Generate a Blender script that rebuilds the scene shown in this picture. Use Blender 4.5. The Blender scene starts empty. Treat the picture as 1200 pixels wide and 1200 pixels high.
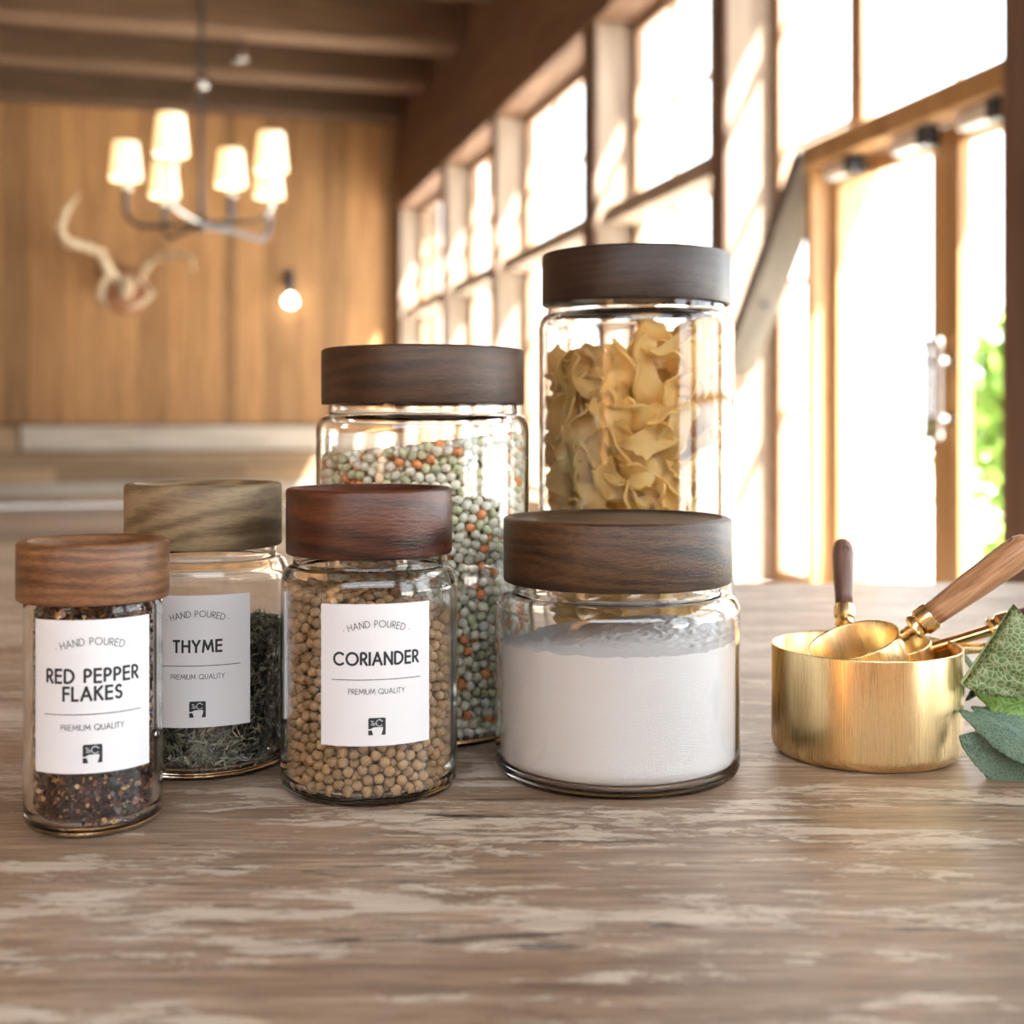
import bpy, bmesh, math, random
import numpy as np
from mathutils import Vector, Matrix, Euler
random.seed(7); RNG = np.random.default_rng(11)
C = bpy.context.scene.collection
sc = bpy.context.scene
PI = math.pi

# ------------------------------------------------------------------ camera, sky, sun, exposure
YAW = math.radians(14.93)            # the camera looks a little to the right of +Y (the back wall is at +Y, the windows at +X)
EYE = 0.893; TOP = 0.7504            # camera height, table top height
FW = Vector((math.sin(YAW), math.cos(YAW), 0)); RT = Vector((math.cos(YAW), -math.sin(YAW), 0))
cd = bpy.data.cameras.new('camera'); cam = bpy.data.objects.new('camera', cd); C.objects.link(cam)
cam.location = (0, 0, EYE); cam.rotation_euler = (PI/2, 0, -YAW)
cd.lens = 45; cd.sensor_width = 36; cd.shift_y = -100/1200; cd.clip_start = 0.02; cd.clip_end = 300
cd.dof.use_dof = True; cd.dof.focus_distance = 0.505; cd.dof.aperture_fstop = 9.0
sc.camera = cam
vs = sc.view_settings
vs.view_transform = 'Standard'; vs.look = 'None'; vs.gamma = 1; vs.use_curve_mapping = False; vs.exposure = 0.55
w = bpy.data.worlds.new('sky'); sc.world = w; w.use_nodes = True
bg = w.node_tree.nodes['Background']; bg.inputs[0].default_value = (0.90, 0.955, 1.0, 1); bg.inputs[1].default_value = 5.5
sd = bpy.data.lights.new('sun', 'SUN'); sun = bpy.data.objects.new('sun', sd); C.objects.link(sun)
sd.energy = 54; sd.color = (1.0, 0.93, 0.84); sd.angle = 0.02
sun.rotation_euler = Vector((1.0, -1.0, 2.0)).to_track_quat('Z', 'Y').to_euler()
sc.cycles.use_denoising = True
sc.cycles.max_bounces = 14; sc.cycles.diffuse_bounces = 5; sc.cycles.transmission_bounces = 14; sc.cycles.transparent_max_bounces = 12
sc.cycles.blur_glossy = 0.6; sc.cycles.sample_clamp_indirect = 25

def at(px, depth, z=0.0):            # a point of the place from where it is seen and how far off it stands
    p = FW*depth + RT*((px-600)/1500*depth); return Vector((p.x, p.y, z))

# ------------------------------------------------------------------ mesh helpers
class MB:
    def __init__(s): s.v = []; s.f = []
    def add(s, v, f, M=None):
        n = len(s.v); s.v += [tuple(M @ Vector(p)) if M else tuple(p) for p in v]; s.f += [tuple(i+n for i in q) for q in f]; return s
    def box(s, c, d, M=None):
        x, y, z = d[0]/2, d[1]/2, d[2]/2
        v = [(c[0]+a*x, c[1]+b*y, c[2]+e*z) for a in (-1, 1) for b in (-1, 1) for e in (-1, 1)]
        return s.add(v, [(0,1,3,2),(4,6,7,5),(0,4,5,1),(2,3,7,6),(0,2,6,4),(1,5,7,3)], M)
    def span(s, a, b): return s.box([(a[i]+b[i])/2 for i in range(3)], [abs(b[i]-a[i]) for i in range(3)])
    def lathe(s, prof, seg=48, M=None, closed=False):
        v = []; f = []; idx = []
        for r, z in prof:
            if r < 1e-7: idx.append([len(v)]*seg); v.append((0, 0, z))
            else:
                idx.append(list(range(len(v), len(v)+seg))); v += [(r*math.cos(2*PI*k/seg), r*math.sin(2*PI*k/seg), z) for k in range(seg)]
        n = len(prof)
        for i in range(n if closed else n-1):
            a, b = idx[i], idx[(i+1) % n]
            for k in range(seg):
                q = [a[k], a[(k+1) % seg], b[(k+1) % seg], b[k]]; q = [x for j, x in enumerate(q) if x not in q[:j]]
                if len(q) > 2: f.append(tuple(q))
        return s.add(v, f, M)
    def tube(s, pts, rad, seg=12, cap=True, flat=1.0):
        pts = [Vector(p) for p in pts]; n = len(pts)
        if not hasattr(rad, '__len__'): rad = [rad]*n
        v = []; f = []; up = None
        for i, p in enumerate(pts):
            t = (pts[min(i+1, n-1)]-pts[max(i-1, 0)]).normalized()
            if up is None: up = t.orthogonal().normalized()
            up = (up - t*up.dot(t)).normalized(); sd_ = t.cross(up)
            v += [p + (up*math.cos(2*PI*k/seg) + sd_*math.sin(2*PI*k/seg)*flat)*rad[i] for k in range(seg)]
        for i in range(n-1):
            for k in range(seg): f.append((i*seg+k, i*seg+(k+1) % seg, (i+1)*seg+(k+1) % seg, (i+1)*seg+k))
        if cap: f.append(tuple(range(seg))[::-1]); f.append(tuple((n-1)*seg+k for k in range(seg)))
        return s.add(v, f)
    def build(s, name, mat, parent=None, smooth=False, bevel=0, fix=False, angle=40):
        me = bpy.data.meshes.new(name); me.from_pydata([tuple(p) for p in s.v], [], s.f)
        if bevel or fix:
            bm = bmesh.new(); bm.from_mesh(me)
            if bevel: bmesh.ops.bevel(bm, geom=bm.edges[:], offset=bevel, segments=1, affect='EDGES', clamp_overlap=True)
            bmesh.ops.recalc_face_normals(bm, faces=bm.faces); bm.to_mesh(me); bm.free()
        if smooth:
            me.shade_smooth()
            if angle: me.set_sharp_from_angle(angle=math.radians(angle))
        me.materials.append(mat)
        o = bpy.data.objects.new(name, me); C.objects.link(o); o.parent = parent
        return o
def instance(me, name, parent=None, M=None):
    o = bpy.data.objects.new(name, me); C.objects.link(o); o.parent = parent
    if M is not None: o.matrix_local = M
    return o
def tag(o, label=None, cat=None, group=None, kind=None):
    if label: o['label'] = label
    if cat: o['category'] = cat
    if group: o['group'] = group
    if kind: o['kind'] = kind
    return o
def empty(name, loc=(0, 0, 0), rz=0):
    o = bpy.data.objects.new(name, None); C.objects.link(o); o.location = loc; o.rotation_euler = (0, 0, rz); o.empty_display_size = 0.05; return o
def struct(name, loc=(0, 0, 0)): return tag(empty(name, loc), kind='structure')
def copy_tree(o, parent=None):
    c = o.copy(); C.objects.link(c); c.parent = parent
    for ch in [x for x in o.children]: copy_tree(ch, c)
    return c
def facing(p): return math.atan2(-p[0], p[1])          # turn that points local -Y at the place's origin
def fast_mesh(name, V, F, mat, parent=None, col=None, smooth=False):
    """V (n,3), F list of arrays with the same corner count"""
    me = bpy.data.meshes.new(name); V = np.asarray(V, dtype=np.float32)
    me.vertices.add(len(V)); me.vertices.foreach_set('co', V.ravel())
    k = F.shape[1]; me.loops.add(F.size); me.loops.foreach_set('vertex_index', F.ravel().astype(np.int32))
    me.polygons.add(len(F)); me.polygons.foreach_set('loop_start', np.arange(0, F.size, k, dtype=np.int32))
    if smooth: me.polygons.foreach_set('use_smooth', np.ones(len(F), dtype=bool))
    me.update(calc_edges=True); me.validate()
    if col is not None:
        a = me.color_attributes.new('tint', 'FLOAT_COLOR', 'POINT'); c4 = np.ones((len(V), 4), dtype=np.float32); c4[:, :3] = col; a.data.foreach_set('color', c4.ravel())
    me.materials.append(mat)
    o = bpy.data.objects.new(name, me); C.objects.link(o); o.parent = parent; return o
def scatter(base_v, base_f, mats):      # base (nv,3), (nf,k), mats (m,3,4)
    bv = np.asarray(base_v, dtype=np.float64); bf = np.asarray(base_f)
    V = np.einsum('mij,nj->mni', mats[:, :, :3], bv) + mats[:, None, :, 3]
    F = bf[None] + (np.arange(len(mats))*len(bv))[:, None, None]
    return V.reshape(-1, 3), F.reshape(-1, bf.shape[1])
def rand_rot(n):
    q = RNG.normal(size=(n, 4)); q /= np.linalg.norm(q, axis=1)[:, None]; a, b, c, d = q.T
    return np.stack([np.stack([1-2*(c*c+d*d), 2*(b*c-a*d), 2*(b*d+a*c)], 1), np.stack([2*(b*c+a*d), 1-2*(b*b+d*d), 2*(c*d-a*b)], 1), np.stack([2*(b*d-a*c), 2*(c*d+a*b), 1-2*(b*b+c*c)], 1)], 1)

# ------------------------------------------------------------------ materials
def mat(name, color=(0.5, 0.5, 0.5), rough=0.6, metal=0.0, **kw):
    m = bpy.data.materials.new(name); m.use_nodes = True; b = m.node_tree.nodes['Principled BSDF']
    b.inputs['Base Color'].default_value = (*color, 1); b.inputs['Roughness'].default_value = rough; b.inputs['Metallic'].default_value = metal
    for k, v in kw.items():
        k = k.replace('_', ' ').title() if k != 'IOR' else k
        b.inputs[k].default_value = v
    return m
class NT:
    def __init__(s, m): s.t = m.node_tree; s.b = s.t.nodes['Principled BSDF']
    def n(s, typ, **kw):
        x = s.t.nodes.new(typ)
        for k, v in kw.items(): setattr(x, k, v)
        return x
    def l(s, a, b): s.t.links.new(a, b)
    def coord(s, scale, rot=(0, 0, 0), loc=(0, 0, 0), src='Object'):
        tc = s.n('ShaderNodeTexCoord'); mp = s.n('ShaderNodeMapping'); s.l(tc.outputs[src], mp.inputs[0])
        mp.inputs['Scale'].default_value = scale; mp.inputs['Rotation'].default_value = rot; mp.inputs['Location'].default_value = loc; return mp.outputs[0]
    def noise(s, co, scale, detail=6, rough=0.6, dist=0.0):
        x = s.n('ShaderNodeTexNoise'); s.l(co, x.inputs['Vector']); x.inputs['Scale'].default_value = scale; x.inputs['Detail'].default_value = detail
        x.inputs['Roughness'].default_value = rough; x.inputs['Distortion'].default_value = dist; return x.outputs['Fac']
    def ramp(s, fac, stops, interp='LINEAR'):
        x = s.n('ShaderNodeValToRGB'); x.color_ramp.interpolation = interp; s.l(fac, x.inputs[0]); e = x.color_ramp.elements
        while len(e) < len(stops): e.new(0.5)
        for i, (p, c) in enumerate(stops):
            e[i].position = p; e[i].color = (*c, 1) if hasattr(c, '__len__') else (c, c, c, 1)
        return x.outputs[0]
    def mix(s, fac, a, b, mode='MIX'):
        x = s.n('ShaderNodeMix', data_type='RGBA', blend_type=mode)
        for i, v in ((0, fac), (6, a), (7, b)):
            if hasattr(v, 'is_linked'): s.l(v, x.inputs[i])
            elif i == 0: x.inputs[0].default_value = v
            else: x.inputs[i].default_value = (*v, 1)
        return x.outputs[2]
    def math(s, op, a, b=0.0, clamp=False):
        x = s.n('ShaderNodeMath', operation=op, use_clamp=clamp)
        for i, v in enumerate((a, b)):
            if hasattr(v, 'is_linked'): s.l(v, x.inputs[i])
            else: x.inputs[i].default_value = v
        return x.outputs[0]
    def bump(s, h, strength=0.3, dist=0.001):
        x = s.n('ShaderNodeBump'); s.l(h, x.inputs['Height']); x.inputs['Strength'].default_value = strength; x.inputs['Distance'].default_value = dist
        s.l(x.outputs[0], s.b.inputs['Normal'])
    def color(s, o): s.l(o, s.b.inputs['Base Color'])
    def rand(s): return s.n('ShaderNodeObjectInfo').outputs['Random']

def barn_wood(name, ca, cb, cc, axis='Z', rough=0.75, spread=0.35, bump=0.5):
    """boards: long grain along one axis, a tone of its own for every board"""
    m = mat(name, ca, rough); t = NT(m)
    s = {'X': (0.6, 9, 9), 'Y': (9, 0.6, 9), 'Z': (9, 9, 0.6)}[axis]
    tc = t.n('ShaderNodeTexCoord'); r = t.rand(); ad = t.n('ShaderNodeVectorMath', operation='ADD'); mu = t.math('MULTIPLY', r, 37.0)
    t.l(tc.outputs['Object'], ad.inputs[0]); t.l(mu, ad.inputs[1]); mp = t.n('ShaderNodeMapping'); t.l(ad.outputs[0], mp.inputs[0]); mp.inputs['Scale'].default_value = s
    g = t.noise(mp.outputs[0], 2.2, 8, 0.65, 0.6); g2 = t.noise(mp.outputs[0], 0.5, 3, 0.5, 0.4)
    c = t.ramp(g, [(0.3, cc), (0.5, ca), (0.72, cb)])
    c = t.mix(t.ramp(g2, [(0.45, 0.0), (0.7, 1.0)]), c, cc, 'MIX') if False else t.mix(t.math('MULTIPLY', g2, 0.45), c, cc)
    dark = t.ramp(r, [(0.0, 1-spread), (0.5, 1.0), (1.0, 1+spread*0.35)])
    c = t.mix(1.0, c, dark, 'MULTIPLY'); t.color(c); t.bump(g, bump, 0.004); return m
def lid_wood(name, ca, cb, cc, rot=(0, 0, 0), scale=1.0, loc=(0, 0, 0), rough=0.5, vein=0.5):
    m = mat(name, ca, rough); t = NT(m); b = t.b
    co = t.coord((scale*22, scale*22, scale*95), rot, loc)
    warp = t.noise(co, 0.7, 3, 0.5, 0.4)
    fine = t.noise(t.coord((scale*300, scale*300, scale*1500), rot, loc), 1.0, 5, 0.7)
    wv = t.n('ShaderNodeTexWave', wave_type='BANDS', bands_direction='Z', wave_profile='SIN')
    t.l(co, wv.inputs['Vector']); wv.inputs['Scale'].default_value = 0.75; wv.inputs['Distortion'].default_value = 12; wv.inputs['Detail'].default_value = 4; wv.inputs['Detail Scale'].default_value = 0.8
    big = t.noise(t.coord((scale*9, scale*9, scale*34), rot, loc), 1.3, 4, 0.55, 1.6)
    f = t.math('ADD', t.math('MULTIPLY', wv.outputs['Fac'], 0.16), t.math('ADD', t.math('MULTIPLY', warp, 0.45), t.math('ADD', t.math('MULTIPLY', big, 0.55), -0.10)))
    f = t.math('ADD', f, t.math('MULTIPLY', t.noise(t.coord((scale*90, scale*90, scale*700), rot, loc), 1.0, 5, 0.7), 0.28)); f = t.math('SUBTRACT', f, 0.13)
    c = t.ramp(f, [(0.35, cc), (0.47, ca), (0.60, cb)])
    pores = t.ramp(fine, [(0.36, 0.0), (0.52, 1.0)])
    c = t.mix(t.math('MULTIPLY', t.math('SUBTRACT', 1.0, pores), vein), c, tuple(x*0.45 for x in cc)); t.color(c)
    t.bump(fine, 0.5, 0.0005); return m

M = {}
M['glass'] = m = mat('clear_glass', (1, 1, 1), 0.0, transmission_weight=1.0, IOR=1.46)
M['paper'] = m = mat('label_paper', (0.655, 0.665, 0.69), 0.75); t = NT(m); t.bump(t.noise(t.coord((1, 1, 1)), 2500, 3), 0.12, 0.0002)
M['ink'] = mat('black_ink', (0.012, 0.014, 0.02), 0.6)
M['brass'] = m = mat('brushed_brass', (0.80, 0.60, 0.31), 0.27, 1.0); t = NT(m)
f = t.noise(t.coord((2200, 2200, 25)), 1.0, 3, 0.5); t.l(t.ramp(f, [(0.3, 0.24), (0.7, 0.33)]), m.node_tree.nodes['Principled BSDF'].inputs['Roughness']); t.bump(f, 0.012, 0.0002)
t.color(t.mix(t.math('MULTIPLY', f, 0.3), (0.84, 0.63, 0.33), (0.72, 0.51, 0.25)))
M['brass_inside'] = m = mat('tinned_brass_inside', (0.72, 0.66, 0.52), 0.25, 1.0)
M['copper_brass'] = mat('polished_copper_brass', (0.78, 0.48, 0.22), 0.16, 1.0)
M['lid_tan'] = lid_wood('acacia_tan', (0.1373, 0.0572, 0.0224), (0.2135, 0.1007, 0.0427), (0.0661, 0.0252, 0.0102), (0, 0.05, 0), 1.0, (1, 2, 3), 0.42)
M['lid_olive'] = lid_wood('acacia_olive', (0.1564, 0.1044, 0.0539), (0.2558, 0.1885, 0.1047), (0.0853, 0.0539, 0.0269), (0.5, 0.9, 0.2), 0.8, (4, 1, 0), 0.5, 0.25)
M['lid_red'] = lid_wood('acacia_red_brown', (0.0454, 0.0121, 0.0053), (0.0870, 0.0253, 0.0107), (0.0106, 0.0035, 0.0024), (0.3, -0.3, 0.4), 0.55, (2, 7, 1), 0.36, 0.35)
M['lid_brown'] = lid_wood('acacia_brown', (0.0367, 0.0167, 0.0083), (0.0595, 0.0287, 0.0148), (0.0175, 0.0078, 0.0043), (0.2, 0.25, 0), 0.7, (9, 3, 5), 0.45, 0.4)
M['lid_dark'] = lid_wood('walnut_dark', (0.0154, 0.0080, 0.0068), (0.0274, 0.0148, 0.0115), (0.0064, 0.0034, 0.0032), (0.1, 0.02, 0), 0.9, (5, 5, 2), 0.38, 0.4)
M['lid_grain'] = lid_wood('acacia_dark_grain', (0.0473, 0.0208, 0.0079), (0.0827, 0.0410, 0.0163), (0.0138, 0.0063, 0.0032), (0.15, -0.35, 0.3), 0.9, (3, 8, 6), 0.42, 0.6)
M['seal'] = mat('clear_silicone', (0.82, 0.84, 0.84), 0.3, transmission_weight=0.7, IOR=1.4)
def handle_wood(name, ca, cb, cc):
    m = mat(name, ca, 0.4); t = NT(m); g = t.noise(t.coord((420, 420, 26)), 1.0, 6, 0.65, 0.4); t.color(t.ramp(g, [(0.32, cc), (0.5, ca), (0.7, cb)])); t.bump(g, 0.25, 0.0004); return m
M['handle_glare'] = handle_wood('light_brown_glare_handle', (0.4590, 0.2565, 0.1350), (0.6750, 0.4185, 0.2430), (0.2430, 0.1148, 0.0540))  # brown grip wood lightened to stand in for glare
M['handle_dark'] = handle_wood('red_brown_handle', (0.0960, 0.0360, 0.0224), (0.1520, 0.0640, 0.0400), (0.0400, 0.0160, 0.0112))
M['handle_mid'] = handle_wood('purple_brown_handle', (0.15, 0.075, 0.055), (0.25, 0.14, 0.10), (0.06, 0.03, 0.025))
M['wall_boards'] = barn_wood('honey_pine_boards', (0.4037, 0.2157, 0.0849), (0.5168, 0.2991, 0.1326), (0.2422, 0.1183, 0.0451), 'Z', 0.7, 0.38)
M['grey_boards'] = barn_wood('weathered_grey_boards', (0.50, 0.45, 0.38), (0.62, 0.58, 0.52), (0.30, 0.25, 0.19), 'X', 0.8, 0.25)
M['tan_boards'] = barn_wood('tan_boards', (0.46, 0.32, 0.19), (0.60, 0.46, 0.31), (0.28, 0.18, 0.10), 'X', 0.8, 0.35)
M['floor_boards'] = barn_wood('old_floor_boards', (0.46, 0.37, 0.28), (0.60, 0.52, 0.43), (0.27, 0.20, 0.14), 'X', 0.5, 0.55)
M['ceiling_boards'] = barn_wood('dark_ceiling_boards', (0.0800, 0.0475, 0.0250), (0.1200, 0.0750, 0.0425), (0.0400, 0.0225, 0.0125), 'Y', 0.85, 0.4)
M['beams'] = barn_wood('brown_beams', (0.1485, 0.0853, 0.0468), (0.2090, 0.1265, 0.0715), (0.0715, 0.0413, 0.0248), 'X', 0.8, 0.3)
M['header_wood'] = barn_wood('brown_header', (0.1680, 0.0900, 0.0492), (0.2160, 0.1260, 0.0720), (0.0900, 0.0480, 0.0270), 'Y', 0.8, 0.2)
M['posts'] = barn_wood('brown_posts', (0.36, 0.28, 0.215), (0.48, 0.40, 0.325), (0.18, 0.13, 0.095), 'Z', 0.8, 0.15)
M['dark_post'] = barn_wood('dark_brown_post', (0.15, 0.085, 0.058), (0.20, 0.12, 0.082), (0.08, 0.045, 0.033), 'Z', 0.8, 0.1)  # brown of the right post, also used for the posts' shade strips
M['frames'] = barn_wood('window_frame_wood', (0.33, 0.20, 0.12), (0.43, 0.28, 0.17), (0.20, 0.115, 0.07), 'Z', 0.6, 0.15)
M['door_wood'] = barn_wood('oak_door_wood', (0.50, 0.29, 0.12), (0.62, 0.39, 0.18), (0.32, 0.17, 0.07), 'Z', 0.45, 0.1)
M['brace_wood'] = barn_wood('grey_shaded_brace_wood', (0.1500, 0.1350, 0.1150), (0.2100, 0.1950, 0.1700), (0.0800, 0.0700, 0.0600), 'Z', 0.85, 0.1)  # grey wood darkened to stand in for the shade on the brace
M['pane'] = m = mat('window_glass', (1, 1, 1), 0.02)
nt = m.node_tree; nt.nodes.remove(nt.nodes['Principled BSDF']); tr = nt.nodes.new('ShaderNodeBsdfTransparent'); gl = nt.nodes.new('ShaderNodeBsdfGlossy'); gl.inputs['Roughness'].default_value = 0.02
fr = nt.nodes.new('ShaderNodeLayerWeight'); fr.inputs[0].default_value = 0.5; pw = nt.nodes.new('ShaderNodeMath'); pw.operation = 'POWER'; pw.inputs[1].default_value = 4.5; nt.links.new(fr.outputs['Facing'], pw.inputs[0])
fa = nt.nodes.new('ShaderNodeMath'); fa.operation = 'MULTIPLY_ADD'; fa.inputs[1].default_value = 0.9; fa.inputs[2].default_value = 0.03; nt.links.new(pw.outputs[0], fa.inputs[0]); mx = nt.nodes.new('ShaderNodeMixShader'); nt.links.new(fa.outputs[0], mx.inputs[0]); nt.links.new(tr.outputs[0], mx.inputs[1]); nt.links.new(gl.outputs[0], mx.inputs[2])
nt.links.new(mx.outputs[0], nt.nodes['Material Output'].inputs[0]); tr.inputs[0].default_value = (0.97, 0.98, 0.98, 1)
M['iron'] = mat('blackened_iron', (0.10, 0.10, 0.11), 0.35, 0.9)
M['nickel'] = mat('brushed_nickel', (0.42, 0.41, 0.40), 0.25, 1.0)
M['steel'] = mat('satin_steel', (0.55, 0.56, 0.57), 0.3, 1.0)
M['dark_metal'] = mat('dark_door_metal', (0.05, 0.055, 0.07), 0.4, 0.6)
M['pale_metal'] = mat('pale_painted_metal', (0.72, 0.71, 0.68), 0.4, 0.2)
def lamp(name, col, st):
    m = mat(name, (0.9, 0.85, 0.75), 0.8); b = m.node_tree.nodes['Principled BSDF']; b.inputs['Emission Color'].default_value = (*col, 1); b.inputs['Emission Strength'].default_value = st; return m
M['shade'] = lamp('lit_linen_shade', (1.0, 0.62, 0.26), 1.25); M['bulb'] = lamp('lit_bulb', (1.0, 0.9, 0.7), 14)
M['bone'] = m = mat('antler_bone', (0.62, 0.50, 0.33), 0.6); t = NT(m); t.color(t.ramp(t.noise(t.coord((6, 6, 6)), 2, 4), [(0.35, (0.38, 0.27, 0.16)), (0.65, (0.74, 0.63, 0.45))]))
M['skull'] = mat('skull_cap', (0.33, 0.14, 0.07), 0.6)
M['ground'] = m = mat('pale_gravel', (0.62, 0.60, 0.55), 0.9); t = NT(m); t.color(t.ramp(t.noise(t.coord((1, 1, 1)), 3, 8), [(0.3, (0.5, 0.48, 0.43)), (0.7, (0.72, 0.70, 0.65))]))
M['foliage'] = m = mat('shrub_leaves', (0.16, 0.32, 0.05), 0.6); t = NT(m); t.color(t.ramp(t.noise(t.coord((4, 4, 4)), 2, 3), [(0.35, (0.10, 0.22, 0.03)), (0.65, (0.28, 0.46, 0.08))]))
M['bark'] = mat('bark', (0.14, 0.10, 0.07), 0.9)
def vcol(name, rough=0.6, **kw):
    m = mat(name, (1, 1, 1), rough, **kw); t = NT(m); a = t.n('ShaderNodeVertexColor', layer_name='tint'); t.color(a.outputs[0]); return m

# table top: scrubbed old planks, brown wood under worn pale paint, long grain
M['tabletop'] = m = mat('worn_table_wood', (0.4, 0.3, 0.2), 0.4); t = NT(m)
RZ = (0, 0, 0.06)
g = t.noise(t.coord((9, 130, 130), RZ), 1.0, 9, 0.72, 0.25)
g2 = t.noise(t.coord((40, 900, 900), RZ), 1.0, 5, 0.7, 0.2)
g3 = t.noise(t.coord((3.0, 22, 22), RZ, (4, 2, 0)), 1.0, 5, 0.6, 0.6)
gm = t.math('ADD', t.math('MULTIPLY', g, 0.65), t.math('MULTIPLY', g3, 0.35))
base = t.ramp(gm, [(0.34, (0.15, 0.090, 0.055)), (0.47, (0.33, 0.225, 0.148)), (0.58, (0.475, 0.355, 0.255)), (0.72, (0.60, 0.49, 0.38))])
base = t.mix(t.ramp(g2, [(0.40, 0.7), (0.56, 0.0)]), base, (0.10, 0.062, 0.042))
pn = t.math('ADD', t.math('MULTIPLY', t.noise(t.coord((16, 62, 62), RZ, (0.7, 0.1, 0)), 1.0, 10, 0.78, 0.35), 0.75), t.math('MULTIPLY', g3, 0.25))
paint = t.ramp(pn, [(0.518, 0.0), (0.528, 1.0)])
pc = t.ramp(g, [(0.3, (0.45, 0.36, 0.27)), (0.6, (0.66, 0.58, 0.475))])
col = t.mix(t.math('MULTIPLY', paint, 0.7), base, pc)
rim = t.ramp(pn, [(0.506, 0.0), (0.517, 0.6), (0.522, 0.0)]); col = t.mix(rim, col, (0.13, 0.08, 0.055))
ck = t.noise(t.coord((11, 75, 75), RZ, (3.1, 1.7, 0)), 1.0, 8, 0.66, 0.35); crack = t.ramp(ck, [(0.625, 0.0), (0.645, 1.0)])
col = t.mix(t.math('MULTIPLY', crack, 0.8), col, (0.045, 0.036, 0.034)); t.color(col)
t.l(t.ramp(t.math('ADD', t.math('MULTIPLY', pn, 0.6), t.math('MULTIPLY', g2, 0.4)), [(0.35, 0.30), (0.65, 0.46)]), t.b.inputs['Roughness'])
h = t.math('ADD', t.math('MULTIPLY', g, 0.5), t.math('ADD', t.math('MULTIPLY', g2, 0.4), t.math('SUBTRACT', t.math('MULTIPLY', paint, 0.3), t.math('MULTIPLY', crack, 0.8)))); t.bump(h, 0.5, 0.0010)

# ------------------------------------------------------------------ the room
XW, XO = 2.65, 2.93          # inner face of the window wall, plane of the glass
YB = 15.31; XL = -5.0; YF = -4.5; CE = 5.05
# floor of boards
fl = struct('floor'); y = YF; i = 0
while y < YB:
    wd = random.choice((0.30, 0.36, 0.42)); MB().span((XL, y+0.003, -0.05-random.random()*0.003), (XW, min(y+wd, YB)-0.003, -random.random()*0.003)).build('floorboard', M['floor_boards'], fl); y += wd
# back wall: vertical boards above, a grey rail and horizontal boards below
wb = struct('wall_back'); x = XL
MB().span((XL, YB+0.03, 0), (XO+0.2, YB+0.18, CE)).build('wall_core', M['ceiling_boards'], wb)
while x < XW:
    wd = random.choice((0.14, 0.18, 0.22, 0.27)); e = min(x+wd, XW)
    MB().span((x+0.003, YB-random.random()*0.012, 0.93), (e-0.003, YB+0.03, 4.75)).build('board', M['wall_boards'], wb); x += wd
zz = 0.0
for k, (z0, z1, nm) in enumerate([(0.0, 0.10, 'tan_boards'), (0.10, 0.26, 'grey_boards'), (0.26, 0.43, 'tan_boards'), (0.43, 0.60, 'tan_boards')]):
    x = XL
    while x < XW:
        wd = random.uniform(1.6, 3.0); e = min(x+wd, XW); MB().span((x+0.003, YB-0.02-random.random()*0.01, z0+0.006), (e-0.003, YB+0.03, z1-0.006)).build('wainscot_board', M[nm], wb); x += wd
rail = MB().span((-1.62, YB-0.06, 0.62), (XW, YB+0.03, 0.90)).build('trim_1', M['grey_boards']); tag(rail, kind='structure')
rail = MB().span((XL, YB-0.05, 0.61), (-1.66, YB+0.03, 0.89)).build('trim_2', M['tan_boards']); tag(rail, kind='structure')
# unseen left wall of boards beside the view, placed to bounce light
wl = struct('wall_left'); y = YF
while y < YB:
    wd = random.choice((0.28, 0.34, 0.40)); MB().span((XL-0.06, y+0.003, 0), (XL-random.random()*0.01, min(y+wd, YB)-0.003, CE)).build('board', M['wall_boards'], wl); y += wd
# unseen wall added behind the camera against rear light, open above for front fill
wf = struct('wall_front_added'); x = XL
while x < XW:
    wd = random.choice((0.28, 0.34, 0.40)); e = min(x+wd, XW)
    MB().span((x+0.003, YF-0.06, 0), (e-0.003, YF-random.random()*0.01, 2.9)).build('board', M['wall_boards'], wf)
    x += wd
# ceiling boards and beams
ce = struct('ceiling'); x = XL
while x < XW+0.2:
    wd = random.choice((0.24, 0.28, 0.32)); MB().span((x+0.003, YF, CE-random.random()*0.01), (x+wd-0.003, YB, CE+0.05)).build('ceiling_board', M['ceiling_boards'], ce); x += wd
for yb in (14.93, 13.38, 11.83, 10.28, 8.73, 7.18, 5.6, 4.0, 2.4, 0.8, -0.8, -2.4):
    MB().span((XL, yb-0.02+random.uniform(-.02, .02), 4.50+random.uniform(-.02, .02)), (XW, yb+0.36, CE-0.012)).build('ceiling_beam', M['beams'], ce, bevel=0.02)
# window wall: posts, header, transom rails, knee braces, sill
wr = struct('wall_right')
openings = [(12.68, 15.08), (10.60, 12.46), (8.08, 10.42), (6.00, 7.82), (5.02, 5.82), (0.95, 2.95), (-1.45, 0.70), (-3.9, -1.70)]  # last three are unseen, added to light the table from the right
posts = [(15.08, YB), (12.46, 12.68), (10.42, 10.60), (7.82, 8.08), (5.82, 6.00), (2.95, 3.62), (0.70, 0.95), (-1.70, -1.45), (YF, -3.9)]
HZ = 3.50
for a, b in posts:
    nm = 'dark_post' if a == 2.95 else 'posts'; MB().span((XW-(0.03 if a == 2.95 else 0.012), a+0.002, 0.002), (XW-(0.0205 if a == 2.95 else 0.0005), b-0.002, HZ-0.002)).build('inner_shade_strip', M['dark_post'], wr)  # dark strips stand in for shade on the posts' inner faces
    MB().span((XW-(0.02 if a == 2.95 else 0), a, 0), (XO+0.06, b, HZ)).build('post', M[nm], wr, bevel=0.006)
for a, b in ((YF, 2.9), (2.9, 9.1), (9.1, YB)):
    MB().span((XW-0.03, a+0.003, HZ), (XO+0.06, b-0.003, HZ+0.55)).build('header_beam', M['header_wood'], wr, bevel=0.01)
    MB().span((XW, a+0.003, HZ+0.555), (XO+0.06, b-0.003, CE)).build('header_board', M['header_wood'], wr)
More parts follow.
